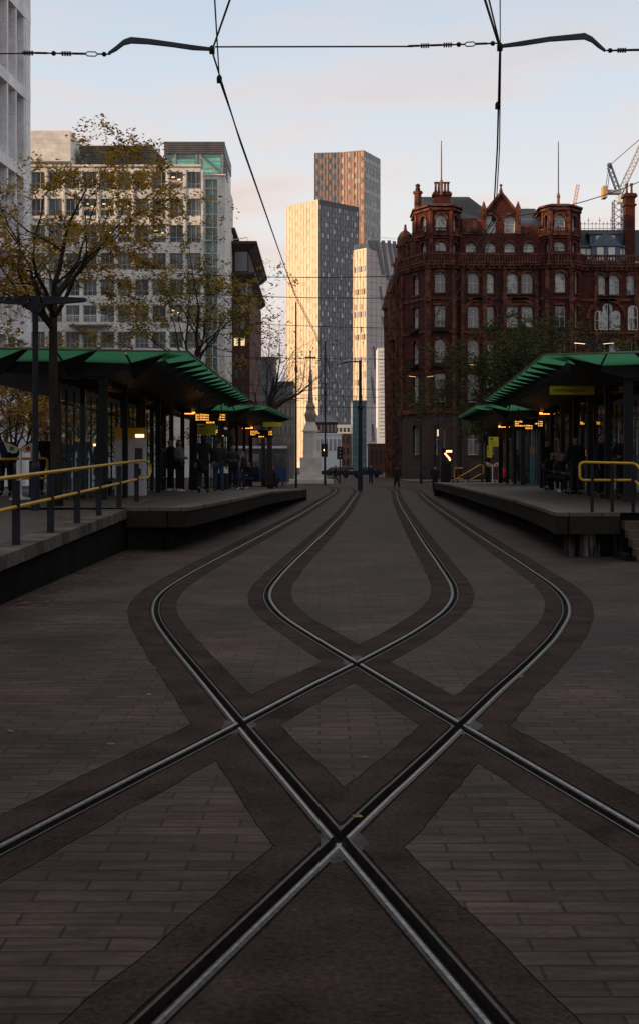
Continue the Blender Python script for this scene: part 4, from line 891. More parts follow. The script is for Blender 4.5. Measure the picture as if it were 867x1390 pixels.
# iron cresting on the roofs
for x0, x1, y, z in ((30.3, 36.5, 156.6, 29.4), (19, 26.5, 165, 32.2)):
    cr_ = MB()
    n = int((x1 - x0) / .42)
    for k in range(n + 1):
        x = x0 + (x1 - x0) * k / n; hh = 1.0 + .5 * (k % 3 == 0); cr_.box(x - .02, x + .02, y - .02, y + .02, z, z + hh); cr_.box(x - .1, x + .1, y - .02, y + .02, z + hh * .72, z + hh * .78)
    for zz in (.15, .7): cr_.box(x0, x1, y - .02, y + .02, z + zz, z + zz + .05)
    cr_.build('iron_cresting', BLACKM, hotel)
for px, ztop, zb in ((598.6, 39.3, 33.0), (757.5, 39.2, 31.4)):
    m = MB(); x = X(px, 154); m.lathe(x, 154, [(.16, zb), (.16, zb + 1.2), (.24, zb + 1.4), (.08, zb + 1.9), (.07, ztop - 2), (.05, ztop)], 6); m.build('flagpole', mat('weathered_pole', (.16, .09, .07), (.22, .12, .10), rough=.6), hotel)
q = MB(); u_ = fLf.u(597); q.fbox(*fLf.t(), u_ - .34, u_ + .34, -.28, -.27, 5.0, 5.75); q.build('lit_fanlight', OFFL, hotel)
# balconettes and base railings, drainpipes
for fr, cols in ((fLf, [fLf.u(597)]), (fLc, [fLc.L * .52]), (fRf, [fRf.u(760)])):
    O, U, N = fr.t()
    for uc in cols:
        for z in (13.1, 17.1):
            bl = MB(); bl.fbox(O, U, N, uc - .95, uc + .95, .05, .75, z - .25, z - .02)
            for k in range(9): bl.fbox(O, U, N, uc - .9 + .225 * k - .02, uc - .9 + .225 * k + .02, .68, .72, z, z + .8)
            bl.fbox(O, U, N, uc - .92, uc + .92, .66, .74, z + .8, z + .87)
            bl.build('iron_balcony', BLACKM, hotel)
dp = MB()
for fr, us in ((fM, (.28, 4.75, fM.L - .1)), (fW, (3.0, 11.0))):
    for u in us: q = P3(*fr.t(), u, .26, 0); dp.tube([(q[0], q[1], .3), (q[0], q[1], 24)], .07, 6)
dp.build('drainpipe', BLACKM, hotel)
rl = empty('iron_railings', (12, 147, 0), 'low black iron railings around the foot of the red hotel', 'railings')
m = MB(); x = 11.0
while x < 46: m.box(x - .02, x + .02, 146.98, 147.02, .3, 1.5); x += .22
m.box(11, 46, 146.9, 147.1, 0, .35); m.box(11, 46, 146.97, 147.03, 1.38, 1.44); m.build('railing', BLACKM, rl)

# ------------------------------------------------------------------ left office building
OZ = 180.0
off = empty('office_building', (-27, OZ, 0), 'pale stone office block with a grid of wide steel windows behind the left tree', 'office building')
fo = Fr((-44, OZ), (X(271, OZ), OZ)); w1 = MB(); Hs = []; ro = random.Random(5)
rows = [(232.6, 255.5), (269, 292.5), (305, 328.5), (343, 365.5), (378.5, 401), (414, 437), (450, 472), (486, 508)]
cols_px = [264.5 - 11.7 * 2 * k for k in range(13)]
cols_px = [260.5 + 3 - 23.5 * k + 0 for k in range(12)]
for px in cols_px:
    u = fo.u(px - 0.5)
    if u < 1: continue
    for (a, b) in rows:
        Hs.append((u - .93, u + .93, Zh(b, OZ), Zh(a, OZ), 0))
wall_holes(w1, *fo.t(), 0, fo.L, 0, Zh(226, OZ), Hs, .35)
w1.fbox(*fo.t(), -.2, fo.L + .25, 0, .35, Zh(226, OZ), Zh(223.5, OZ)); w1.box(-44, X(271, OZ) + .0, OZ + .6, OZ + 22, 0, Zh(226, OZ))
for px in cols_px: w1.fbox(*fo.t(), fo.u(px - .5) + 1.05, fo.u(px - .5) + 1.3, 0, .14, 4, Zh(230, OZ))
# stepped right-hand return with a glazed stair strip
w1.add([(X(271, OZ), OZ, 0), (X(277, 184), 184, 0), (X(277, 184), 184, Zh(238, 184)), (X(271, OZ), OZ, Zh(226, OZ))], [(0, 1, 2, 3)])
fs = Fr((X(277, 184), 184), (X(305, 184), 184)); HS = [(fs.u(279), fs.u(295), 4, Zh(243, 184), 0)]
wall_holes(w1, *fs.t(), 0, fs.L, 0, Zh(236, 184), HS, .3); w1.box(X(277, 184), X(305, 184), 184.4, 202, 0, Zh(236, 184)); w1.fbox(*fs.t(), 0, fs.L + .2, 0, .25, Zh(238, 184), Zh(236, 184))
w1.box(-44, X(100, 184), 181.5, 195, Zh(224, 184), Zh(183, 184))
w1.build('stone_wall', STONE, off)
FRG = mat('grey_steel_window_frame', (.40, .40, .39), (.5, .5, .48), rough=.5)
OPANE = mat('office_window_pane', (.025, .035, .04), (.12, .15, .16), rough=.12, scale=.35, spec=.9, detail=1, lo=.42, hi=.6)
for h in Hs:
    z = h[2]; lit = ro.random() < (.22 if abs(z - Zh(328.5, OZ)) < 1 or abs(z - Zh(437, OZ)) < 1 or abs(z - Zh(292.5, OZ)) < 1 else .02)
    w_ = window(off, *fo.t(), h, .35, OPANE, mull=1 if ro.random() < .6 else 2, rail=.3, fm=FRG, t=.07)
    if lit:      # ceiling lights inside, seen through the upper half of the glass
        q = MB()
        for k in range(2): q.fbox(*fo.t(), h[0] + .25 + .8 * k, h[0] + .7 + .8 * k, -.322, -.312, h[3] - .75 - .3 * k, h[3] - .6 - .3 * k)
        q.build('interior_light', mat('office_ceiling_light', (.9, .7, .4), emit=(1, .66, .34), estr=1.6), w_)
        b = MB(); b.fbox(*fo.t(), h[0] + .1, h[1] - .1, -.323, -.318, h[2] + .9, h[2] + 1.25); b.build('lit_interior', mat('office_interior', (.5, .35, .2), emit=(1, .62, .34), estr=.28), w_)
g = MB(); O, U, N = fs.t(); zz = 4.0
sp = MB()
while zz < Zh(243, 184) - 1.2:
    sp.fbox(O, U, N, HS[0][0], HS[0][1], -.25, -.18, zz, zz + .12); sp.fbox(O, U, N, (HS[0][0] + HS[0][1]) / 2 + .1, (HS[0][0] + HS[0][1]) / 2 + .2, -.25, -.18, zz, zz + 1.8); zz += 1.8
g.quad(P3(O, U, N, HS[0][0], -.28, 4), P3(O, U, N, HS[0][1], -.28, 4), P3(O, U, N, HS[0][1], -.28, HS[0][3]), P3(O, U, N, HS[0][0], -.28, HS[0][3])); sg = g.build('stair_glazing', TEALG, off); sp.build('glazing_bar', WHITEP, sg)
pl = MB(); pl.add([(X(108, 186), 186, Zh(226, 186)), (X(222, 186), 186, Zh(226, 186)), (X(206, 186), 190, Zh(197, 186)), (X(108, 186), 190, Zh(197, 186))], [(0, 1, 2, 3)])
pl = MB(); y0 = 185
pl.box(X(108, y0), X(206, y0), y0, y0 + 14, Zh(226, OZ), Zh(197, y0)); pl.add([(X(206, y0), y0, Zh(226, OZ)), (X(220, y0), y0 + 2, Zh(226, OZ)), (X(220, y0), y0 + 2, Zh(210, y0)), (X(206, y0), y0, Zh(197, y0)), (X(219, y0), y0 + 14, Zh(210, y0)), (X(206, y0), y0 + 14, Zh(197, y0))], [(0, 1, 2, 3), (3, 2, 4, 5)])
for k in range(9): z = Zh(224 - 3 * k, y0); pl.box(X(108, y0), X(206, y0) + .05, y0 - .12, y0 - .01, z, z + .12)
pl.build('plant_room_louvre', LOUV, off)
# entrance balcony with a lit door
m = MB(); m.box(X(92, 178), X(144, 178), 177.2, 179.95, Zh(441, 178), Zh(438, 178)); m.build('balcony_slab', STONE, off)
m = MB()
for k in range(22): x = X(92, 178) + k * .235; m.box(x - .02, x + .02, 177.25, 177.3, Zh(438, 178), Zh(429, 178))
m.box(X(92, 178), X(144, 178), 177.23, 177.32, Zh(429, 178) , Zh(428, 178)); m.build('balcony_rail', WHITEP, off)
# teal glass rooftop tower behind
gt = empty('glass_office_tower', (-18, 205, 0), 'teal glass office tower with a grey louvred crown above the stone block', 'office tower')
TY = 205.0; x0, x1 = X(224, TY), X(304, TY); m = MB(); m.box(x0, x1, TY, TY + 16, 0, Zh(209, TY)); m.build('glass_wall', TEALG, gt)
m = MB(); m.box(x0 - .1, x1 + .1, TY - .15, TY + 16.1, Zh(209, TY), Zh(192, TY)); 
for k in range(6): z = Zh(208 - 2.8 * k, TY); m.box(x0 - .12, x1 + .25, TY - .25, TY - .16, z, z + .1)
m.build('louvred_crown', LOUV, gt)
m = MB()
for k in range(7): z = Zh(209, TY) - 1.15 * (k + 1); m.box(x0, x1 + .1, TY - .12, TY - .01, z, z + .16)
for px in (238, 267, 272, 302): x = X(px, TY); m.box(x - .12, x + .12, TY - .16, TY - .13, Zh(260, TY), Zh(209, TY))
a = at(272, 212, TY); b = at(297, 234, TY); m.tube([(a.x, TY - .2, a.z), (b.x, TY - .2, b.z)], .15, 4)
for k in range(34): z = Zh(209, TY) - .55 * k; m.box(x1 + .02, x1 + .12, TY, TY + 8, z, z + .2)
m.build('steel_frame', mat('pale_steel', (.22, .24, .24), (.3, .32, .32), rough=.5), gt)
m = MB(); m.box(x0 + 1.2, X(237, TY), TY - .06, TY - .03, Zh(226, TY), Zh(214, TY)); m.box(X(240, TY), X(265, TY), TY - .06, TY - .03, Zh(224, TY), Zh(216, TY)); m.box(X(274, TY), X(300, TY), TY - .06, TY - .03, Zh(234, TY), Zh(214, TY)); m.build('bright_glazing', mat('bright_teal_glazing', (.10, .40, .36), (.22, .60, .54), rough=.3, scale=.8), gt)

# ------------------------------------------------------------------ white clad building at the far left edge
wb = empty('white_clad_building', (-28, 85, 0), 'tall white clad building with deep vertical fins at the left edge', 'office building')
xb = lambda y: -24.65 - .076 * (110 - y)
A = (xb(110), 110); B = (xb(52), 52); U_ = Vector((B[0] - A[0], B[1] - A[1])); Lw = U_.length; U_ = (U_.x / Lw, U_.y / Lw)
fw = Fr(A, B)
fw.N = (-fw.U[1], fw.U[0]); 
O, U, N = fw.t()
m = MB(); m.prism([A, B, (B[0] - 40, B[1]), (A[0] - 40, A[1])], 0, 64)
m.build('core_wall', WSTONE, wb)
m = MB()
for k in range(24):
    u = 1.6 + 2.2 * k
    if u > Lw: break
    m.fbox(O, U, N, u - .16, u + .16, .01, .75, 6, 64)
m.fbox(O, U, N, 0, 1.4, .01, .78, 0, 64)
for k in range(10): m.fbox(O, U, N, 0, Lw, .01, .80, 5.2 + 6.6 * k, 6.1 + 6.6 * k)
m.build('white_fin', WSTONE, wb)
for k in range(8):
    for j in range(9):
        u = 1.8 + 2.2 * k; z = 6.15 + 6.6 * j; q = MB(); q.quad(P3(O, U, N, u, .05, z + .9), P3(O, U, N, u + 1.84, .05, z + .9), P3(O, U, N, u + 1.84, .05, z + 5.6), P3(O, U, N, u, .05, z + 5.6)); q.build('window', mat('pale_reflecting_glass', (.25, .24, .27), (.42, .38, .40), rough=.15, scale=.2, spec=.9), wb)

# ------------------------------------------------------------------ red brick building with projecting roofs, left of the gap
rb = empty('red_brick_building', (-12, 200, 0), 'narrow dark red brick building with two projecting flat eaves', 'building')
BY = 200.0; m = MB(); m.box(X(303, BY), X(339, BY), BY, BY + 40, 0, Zh(383, BY)); m.box(X(303, BY), X(337.5, BY), BY + .4, BY + 38, Zh(375, BY), Zh(341, BY)); m.build('brick_wall', REDBR, rb)
def eave(px0, px1, py0, py1, dy=1.6):
    q = MB(); x0, x1 = X(px0, BY), X(px1, BY); z1, z0 = Zh(py0, BY), Zh(py1, BY)
    q.add([(x0, BY - dy, z1), (x1, BY - dy, z1), (x1, BY + 38, z1), (x0, BY + 38, z1), (x0, BY - dy * .2, z0), (x1 - 1.2, BY - dy * .2, z0), (x1 - 1.2, BY + 38, z0), (x0, BY + 38, z0), (x0, BY - dy, z1 - .35), (x1, BY - dy, z1 - .35), (x1, BY + 38, z1 - .35)],
          [(0, 1, 2, 3), (0, 8, 9, 1), (8, 4, 5, 9), (1, 9, 10, 2), (9, 5, 6, 10), (4, 7, 6, 5)]); q.build('projecting_eave', mat('dark_eave', (.05, .035, .032), (.07, .05, .045), rough=.7), rb)
eave(303, 349.5, 329, 341); eave(303, 347, 371, 382); eave(303, 320, 311, 320)
for px0, px1, py0, py1, mm in ((319, 336, 341.5, 368, NAVY), (333.5, 337.5, 384, 403, NET), (327, 332, 384, 403, NAVY)):
    q = MB(); q.box(X(px0, BY), X(px1, BY), BY - .1, BY + .38, Zh(py1, BY), Zh(py0, BY)); q.build('window', mm, rb)
for k in range(9):
    for c in (310, 318, 327):
        q = MB(); q.box(X(c, BY), X(c + 5.5, BY), BY - .05, BY - .01, Zh(425 + 22 * k, BY), Zh(414 + 22 * k, BY)); q.build('window', OFFL if (k, c) in ((2, 318), (2, 327)) else DPANE, rb)
q = MB(); q.tube([(X(310, BY), BY, Zh(326, BY)), (X(336, BY), BY, Zh(322, BY)), (X(337, BY), BY, Zh(329, BY))], .06, 4); q.build('roof_rail', WHITEP, rb)

# ------------------------------------------------------------------ distant towers
def prism_tower(name, label, pts, h, faces, base_m, cat='skyscraper'):
    root = empty(name, (pts[1][0], pts[1][1], 0), label, cat, None)
    m = MB(); m.prism([(p[0], p[1]) for p in pts], 0, h); m.build('curtain_wall', base_m, root)
    return root
def grid(root, A, B, h0, h1, nu, nz, panes, panel, fill=.62, pw=.5, jitter=True, proud=.25, rnd=random.Random(1), first=None, dens=1.0, fin=.35):
    fr = Fr(A, B); O, U, N = fr.t(); du = fr.L / nu; dz = (h1 - h0) / nz; cells = []
    fins = MB()
    for i in range(nu + 1): fins.fbox(O, U, N, du * i - .18, du * i + .18, .02, fin, h0, h1)
    for j in range(nz + 1): fins.fbox(O, U, N, 0, fr.L, .02, fin * .55, h0 + dz * j - .16, h0 + dz * j + .16)
    fins.build('facade_frame', panel, root)
    for j in range(nz):
        for i in range(nu):
            if rnd.random() > dens: continue
            off_ = (.08 if (j + i) % 2 else .42) * du if jitter else (1 - pw) / 2 * du
            cells.append((du * i + off_, du * i + off_ + du * pw, h0 + dz * (j + .12), h0 + dz * (j + .12 + fill + .14)))
    rnd.shuffle(cells); mats = panes
    top = sorted(cells, key=lambda c: -c[2])
    st_ = MB()
    for k, (a, b, c, d) in enumerate(top):
        if k < (first or 0):
            q = MB(); q.fbox(O, U, N, a, b, .03, .12, c, d); q.build('window', mats[(int(a / du) * 3 + int((c - h0) / dz) * 2) % len(mats)], root)
        else: st_.m = (int(a / du) * 3 + int((c - h0) / dz) * 2 + (rnd.random() < .25)) % len(mats); st_.fbox(O, U, N, a, b, .03, .12, c, d)
    o = st_.build('windows', mats, root); o['kind'] = 'stuff'
TM1 = mat('sunlit_gold_panel', (.68, .56, .42), (.78, .66, .50), rough=.45, metal=0, scale=.05)  # warm pale panel: sunlight put into the colour of sun-facing walls
TM2 = mat('shaded_grey_panel', (.15, .165, .195), (.20, .215, .25), rough=.4, scale=.05)  # cool grey puts the unlit side of the front tower into the colour
TM3 = mat('bronze_metal_panel', (.38, .18, .115), (.46, .22, .14), rough=.45, scale=.05)
TM4 = mat('pale_grey_panel', (.36, .37, .385), (.42, .43, .44), rough=.4, scale=.05)
TG1 = mat('tower_glass_dark', (.03, .035, .045), rough=.08, spec=1.0); TG2 = mat('tower_glass_mid', (.10, .11, .13), rough=.1, spec=1.0); TG3 = mat('tower_blind_pale', (.66, .60, .52), rough=.3); TGG = mat('tower_glass_sunlit', (.56, .44, .30), rough=.2)  # the golden glass has the sunlit tone in its colour
cA = (X(432, 820), 820); th = R(45)
lA = (cA[0] - 28 * math.cos(th), cA[1] + 28 * math.sin(th)); rA = (cA[0] + 36 * math.sin(th), cA[1] + 36 * math.cos(th)); bA = (lA[0] + rA[0] - cA[0], lA[1] + rA[1] - cA[1])
hA = Zh(270, 820)
ta = prism_tower('glass_skyscraper', 'shorter front skyscraper with a golden sunlit left face and grey gridded right face', [lA, cA, rA, bA], hA, None, TM2)
m = MB(); fr = Fr(lA, cA); m.fbox(*fr.t(), 0, fr.L, .003, .018, 0, hA - .1); m.build('sunlit_cladding', TM1, ta)
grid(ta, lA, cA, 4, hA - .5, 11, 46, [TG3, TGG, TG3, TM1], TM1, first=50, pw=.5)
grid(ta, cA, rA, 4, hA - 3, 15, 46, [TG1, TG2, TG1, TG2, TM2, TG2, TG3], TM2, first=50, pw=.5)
m = MB(); fr = Fr(cA, rA); m.fbox(*fr.t(), 0, fr.L, .0, .3, hA - 3, hA); m.build('crown_band', mat('dark_crown', (.07, .07, .08), (.1, .1, .11), rough=.4), ta)
cB = (X(493, 900), 900); lB = (X(427, 908), 908); mB = (X(462, 906), 906); rB = (cB[0] + 12.2, cB[1] + 26)
hB = Zh(203, 900)
tb = prism_tower('glass_skyscraper', 'tallest skyscraper behind with bronze front and unlit silver right face', [lB, mB, cB, rB, (rB[0] - 30, rB[1] + 30), (lB[0] + 5, lB[1] + 40)], hB, None, TM4)
grid(tb, lB, mB, 90, hB - .5, 8, 34, [TG1, TG2, TM3, TM3], mat('shaded_bronze_panel', (.15, .11, .10), (.19, .14, .125), rough=.45), first=30, pw=.5)  # left half gets less sun, put into darker panels
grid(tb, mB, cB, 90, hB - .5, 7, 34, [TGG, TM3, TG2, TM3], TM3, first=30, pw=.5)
grid(tb, cB, rB, 40, hB - .5, 12, 50, [TG3, TM4, TG2], TM4, first=40, pw=.5)  # cool grey panels put the unlit side into the colour
# slanted third building
CY = 560.0
tcn = empty('slanted_tower', (X(497, CY), CY, 0), 'leaning-faced pale tower with diagonal dark blue glass stripes beside the hotel', 'tower')
c0 = (X(497, CY), CY); l0 = (X(480.5, CY + 6), CY + 6); r0 = (X(556, CY + 14), CY + 14); hC0, hC1 = Zh(332, CY), Zh(325, CY)
m = MB(); m.prism([l0, c0, (c0[0] + .5, c0[1] + 25), (l0[0], l0[1] + 20)], 0, Zh(336, CY)); m.build('end_block', TM1, tcn)  # end face paler and warmer, sunlight put into its colour
m = MB(); m.prism([c0, r0, (r0[0], r0[1] + 22), (c0[0] + .3, c0[1] + 20)], 0, lambda x, y: hC1 - (.02 * (x - c0[0]))); m.build('main_block', mat('rose_grey_panel', (.42, .37, .37), (.50, .44, .44), rough=.5, scale=.08), tcn)
grid(tcn, l0, c0, 3, Zh(338, CY), 4, 28, [TM1, TG3, TG2], TM1, first=30, pw=.5)
m = MB(); m.prism([(l0[0], l0[1] - .2), (c0[0], c0[1] - .2), (c0[0], c0[1] + 8), (l0[0], l0[1] + 8)], Zh(336, CY), Zh(329, CY)); m.build('dark_parapet', NAVY, tcn)
fC = Fr(c0, r0); O, U, N = fC.t()
def quadpx(fr, pts, n, mb, dep=.3):
    O, U, N = fr.t(); q = []
    for px, py in pts:
        u = fr.u(px); y = O[1] + U[1] * u; q.append((u, Zh(py, y)))
    vs = [P3(O, U, N, u, n + dep, z) for u, z in q] + [P3(O, U, N, u, n, z) for u, z in q]; k = len(q)
    mb.add(vs, [tuple(range(k))] + [(i, k + i, k + (i + 1) % k, (i + 1) % k) for i in range(k)])
for P in ([(508, 326), (513, 326), (522, 372), (518, 372)], [(517, 326), (521, 326), (529, 380), (525, 380)], [(525, 326), (529, 326), (534, 362), (531, 362)], [(532, 327), (536, 327), (541, 365), (538, 365)], [(499, 326), (507, 326), (509, 340), (500, 334)],
          [(514, 388), (516, 388), (519, 408), (517, 408)], [(518, 430), (520, 430), (523, 446), (521, 446)], [(503, 511), (505, 511), (509, 548), (507, 548)], [(504, 575), (506, 575), (508, 598), (505, 598)], [(506, 470), (508, 470), (510, 500), (508, 500)]):
    m = MB(); quadpx(fC, P, .05, m); m.build('diagonal_window_strip', NAVY, tcn)
m = MB()
for k in range(34): z = 6 + 2.8 * k; m.fbox(O, U, N, .2, fC.L - .1, .01, .05, z, z + .12)
for k in range(9): m.fbox(O, U, N, fC.L * k / 9, fC.L * k / 9 + .12, .01, .06, 2, hC1 - 2)
m.build('panel_joint', mat('panel_joint_grey', (.20, .16, .15), rough=.7), tcn)  # darker grey strips mark the joints between panels
wp = empty('patterned_white_block', (X(519, 420), 420, 0), 'bright white patterned block at the foot of the slanted tower', 'building')
m = MB(); m.box(X(512, 420), X(527, 420), 420, 432, 0, Zh(472, 420)); m.build('white_wall', mat('bright_white_panel', (.62, .63, .66), (.7, .71, .73), rough=.5, scale=.2), wp)
m = MB()
for j in range(24):
    for i in range(4):
        x = X(513.2 + 3.0 * i + (1.2 if j % 2 else 0), 419.8); z = Zh(478 + 5 * j, 420)
        m.tube([(x, 419.85, z), (x + .25, 419.8, z + .38), (x + .55, 419.85, z)], .07, 4, cap=False)
m.build('pattern_relief', mat('pattern_grey', (.34, .35, .37), rough=.6), wp)
# low and mid-height buildings down the street
def block(name, label, px0, px1, py, Y, m_, depth=18, wins=None, wm=None, cat='building', roof=None):
    root = empty(name, (X((px0 + px1) / 2, Y), Y, 0), label, cat); h = Zh(py, Y); x0, x1 = X(px0, Y), X(px1, Y)
    m = MB(); m.box(x0, x1, Y, Y + depth, 0, h); m.build('wall', m_, root)
    if roof: q = MB(); ov = .4; q.add([(x0 - ov, Y - ov, h), (x1 + ov, Y - ov, h), (x1 + ov, Y + depth, h), (x0 - ov, Y + depth, h), (x0 + (x1 - x0) * .25, Y + depth / 2, h + roof[0]), (x1 - (x1 - x0) * .25, Y + depth / 2, h + roof[0])], [(0, 1, 5, 4), (1, 2, 5), (2, 3, 4, 5), (3, 0, 4)]); q.build('roof', roof[1], root)
    else:
        q = MB(); q.box(x0 - .15, x1 + .15, Y - .15, Y + depth, h, h + .35); q.build('parapet', m_, root)
    if wins:
        nu, nz, z0 = wins; du = (x1 - x0) / nu; dz = (h - z0) / nz
        for j in range(nz):
            for i in range(nu):
                q = MB(); q.box(x0 + du * (i + .22), x0 + du * (i + .78), Y - .08, Y - .01, z0 + dz * (j + .2), z0 + dz * (j + .78)); q.build('window', wm or DPANE, root)
    return root
GREYB = brickmat('grey_blue_cladding', (.10, .11, .13), (.13, .14, .16), (.05, .05, .06), 1.5, 3.0, 'XZ', rough=.6)
CREAMB = brickmat('cream_stone_blocks', (.30, .26, .23), (.26, .23, .20), (.15, .13, .12), 1.0, .5, 'XZ', rough=.8)
block('dark_glass_building', 'dark navy glass block just left of the stone memorial', 371, 398, 520, 260, NAVY, 20, (6, 7, 3), TG1)
block('grey_street_building', 'grey street building half hidden by the bare branches left of the gap', 338, 372, 486, 320, GREYB, 20, (6, 8, 3), TG2)
block('cream_street_building', 'dull cream building low behind the far left canopy', 345, 400, 545, 230, CREAMB, 12, (9, 3, 3), DPANE)
block('brick_street_building', 'dark brick building with a slate roof right behind the stone memorial', 418, 457, 573, 330, REDBR, 14, (8, 3, 3), TG1, roof=(2.0, SLATE))
block('white_hoarding_building', 'bright low white-walled building beyond the memorial', 428, 463, 590, 290, mat('bright_white_panel', (0, 0, 0)), 6, (6, 1, 4), TG2)
block('white_roofed_building', 'white building with stepped pale roof at the end of the street', 449, 480, 578, 420, mat('pale_render', (.50, .49, .50), (.58, .57, .57), rough=.7), 20, (6, 5, 2), TG1)
block('pink_brick_building', 'small pink-red brick building left of the central pole at street end', 463, 480, 590, 380, mat('pink_brick', (.30, .13, .11), (.36, .16, .13), rough=.8, scale=1), 12, (3, 3, 1), TG1)
block('teal_glass_building', 'blue-green glass block right of the central pole under the towers', 478, 497, 545, 360, mat('blue_green_glass', (.06, .12, .14), (.12, .2, .22), rough=.2, scale=.2), 20, (5, 9, 2), TG2)
block('low_brick_wall_building', 'low red-brown brick building beside the corner of the hotel', 501, 545, 604, 300, REDBR, 12, (7, 1, 1), TG1)
block('far_left_block', 'plain pale block low behind the shelter at the far left', -60, 60, 500, 128, CREAMB, 12, (16, 3, 3), DPANE)
# unseen city blocks; the left row is added and sized to block low sun
def city(x0, x1, y0, y1, h, label):
    root = empty('unseen_city_block', ((x0 + x1) / 2, y0, 0), label, 'building', 'city blocks beyond the square'); m = MB(); m.box(x0, x1, y0, y1, 0, h); m.box(x0 + 3, x1 - 3, y0 + 3, y1 - 3, h, h + 3); m.build('wall', CREAMB, root)
city(-175, -120, -140, 60, 47, 'added unseen city block shading the square from the left'); city(-175, -120, 75, 172, 41.5, 'added unseen city block shading the hotel and the office block'); city(-175, -120, 185, 330, 44, 'added unseen city block shading the street from the far left')
city(-110, -72, -160, -60, 40, 'stone city block behind the viewpoint'); city(-60, -20, -140, -50, 38, 'second stone city block behind the viewpoint'); city(40, 80, -40, 110, 26, 'stone city block out of view to the right')

# ------------------------------------------------------------------ trees
def tree(label, x, y, z0, H, tr, spread, leafmats, nleaf, seed, fork=.35, name='street_tree', lean=0.0, twigs=5, lsize=.07, depth=5, crown=(1, 1), group='autumn street trees', clump=.35, sparse=1.0, droop=0.0, nlimb=6):
    rnd = random.Random(seed); root = empty(name, (x, y, z0), label, 'tree', group)
    tr_mb = MB(); br_mb = MB(); tips = []
    def seg(mb, p, d, L_, r, lvl, maxl):
        n = 4 if lvl < 2 else 3; pts = [p.copy()]; rr = [r]; q = p.copy(); dd = d.copy()
        for k in range(n):
            dd = (dd + Vector((rnd.gauss(0, .13), rnd.gauss(0, .13), rnd.gauss(0, .10) + (.06 if lvl < 3 else -droop)))).normalized()
            q = q + dd * L_ / n; pts.append(q.copy()); rr.append(r * (1 - .45 * (k + 1) / n))
        mb.tube(pts, rr, 7 if lvl < 2 else (5 if lvl < 3 else 3), cap=False)
        if lvl >= maxl: tips.append((pts[-1], dd)); tips.append((pts[-2], dd)); return
        if lvl == maxl - 1: tips.append((pts[-1], dd)); tips.append((pts[2], dd))
        nc = 3 if lvl < 3 else 2 + (rnd.random() < .4)
        for c in range(nc):
            k = n if c == 0 else rnd.randrange(1, n + 1)
            ax = Vector((rnd.gauss(0, 1), rnd.gauss(0, 1), rnd.gauss(0, .5))); ax = (ax - ax.dot(dd) * dd).normalized()
            ang = rnd.uniform(.15, .4) if c == 0 else rnd.uniform(.45, .95)
            nd = (dd * math.cos(ang) + ax * math.sin(ang)); nd.z = nd.z * crown[1] + .05; nd.normalize()
            seg(br_mb, pts[k], nd, L_ * rnd.uniform(.62, .82), rr[k] * (.78 if c == 0 else .6), lvl + 1, maxl)
    # trunk
    fz = H * fork; pts = []; rr = []
    for k in range(7):
        t = k / 6; pts.append(Vector((x + lean * t * fz + .05 * math.sin(3 * t + seed), y + .05 * math.cos(4 * t + seed), z0 + fz * t))); rr.append(tr * (1.25 if k == 0 else 1 - .3 * t))
    tr_mb.tube(pts, rr, 10); top = pts[-1]
    L0 = (H - fz) * .36
    for k in range(nlimb):
        a = 2 * PI * k / nlimb + rnd.uniform(-.3, .3); el = R(rnd.uniform(28, 60)) if k else R(80)
        d = Vector((math.cos(a) * math.cos(el) * crown[0], math.sin(a) * math.cos(el) * crown[0], math.sin(el))).normalized()
        st_ = pts[-1] if k < 3 else pts[-2] + (pts[-1] - pts[-2]) * rnd.random()
        seg(br_mb, st_, d, L0 * (spread if k else 1.15) * rnd.uniform(.85, 1.15), tr * (.5 if k else .62), 1, depth)
    # reach: keep the crown within its real height
    zmax = max(v[2] for v in br_mb.v); s = (H - fz) / max(.1, (zmax - top.z))
    fit = lambda v: (top.x + (v[0] - top.x) * (s if s > 1 else (s + 1) / 2), top.y + (v[1] - top.y) * s, top.z + (v[2] - top.z) * s)
    br_mb.v = [fit(v) for v in br_mb.v]
    trunk = tr_mb.build('trunk', BARK, root, smooth=True); br_mb.build('branches', BARK, root, smooth=True)
    lf = MB(); per = max(1, int(nleaf / max(1, len(tips))))
    for p, d in tips:
        if rnd.random() > sparse: continue
        p = Vector(fit(p)); mi = rnd.randrange(len(leafmats)); cl = clump * rnd.uniform(.6, 1.4)
        ax = Vector((rnd.gauss(0, 1), rnd.gauss(0, 1), -.5)).normalized()
        for j in range(int(per * rnd.uniform(.5, 1.6))):
            lf.m = mi if rnd.random() < .8 else rnd.randrange(len(leafmats))
            t = rnd.uniform(-1, 1); c = p + ax * t * cl + Vector((rnd.gauss(0, .3), rnd.gauss(0, .3), rnd.gauss(0, .22))) * cl
            leafquad(lf, c, lsize * rnd.uniform(.6, 1.3), rnd)
    if lf.f: lf.build('crown', leafmats, root)
    return root
LEAFD = mat('dull_brown_leaf', (.13, .075, .016), (.25, .14, .024), rough=.7, scale=1.5)
LEAFGD = mat('dark_olive_leaf', (.028, .040, .014), (.06, .068, .018), rough=.7, scale=1.2)
tree('tall honey-coloured autumn tree rising through the left of the view beside the lamp post', X(75, 28), 28, .80, 8.4, .115, 1.25, [LEAFY, LEAFD, LEAFY], 34000, 21, fork=.52, lsize=.045, clump=.25, sparse=.66, depth=5, crown=(1.0, .72), nlimb=9, droop=.08)
tree('smaller green and brown tree between the left canopy and the office block', X(262, 62), 62, 0, 14.2, .17, .95, [LEAFD, LEAFG, LEAFY], 17000, 5, fork=.46, lsize=.075, clump=.4, sparse=.7, depth=5, nlimb=7)
tree('nearly bare tree with a few green leaves beside the stone memorial', X(367, 88), 88, 0, 13.2, .20, 1.0, [LEAFG, LEAFGD], 2600, 9, fork=.42, lsize=.10, clump=.5, sparse=.32, depth=6, nlimb=7)
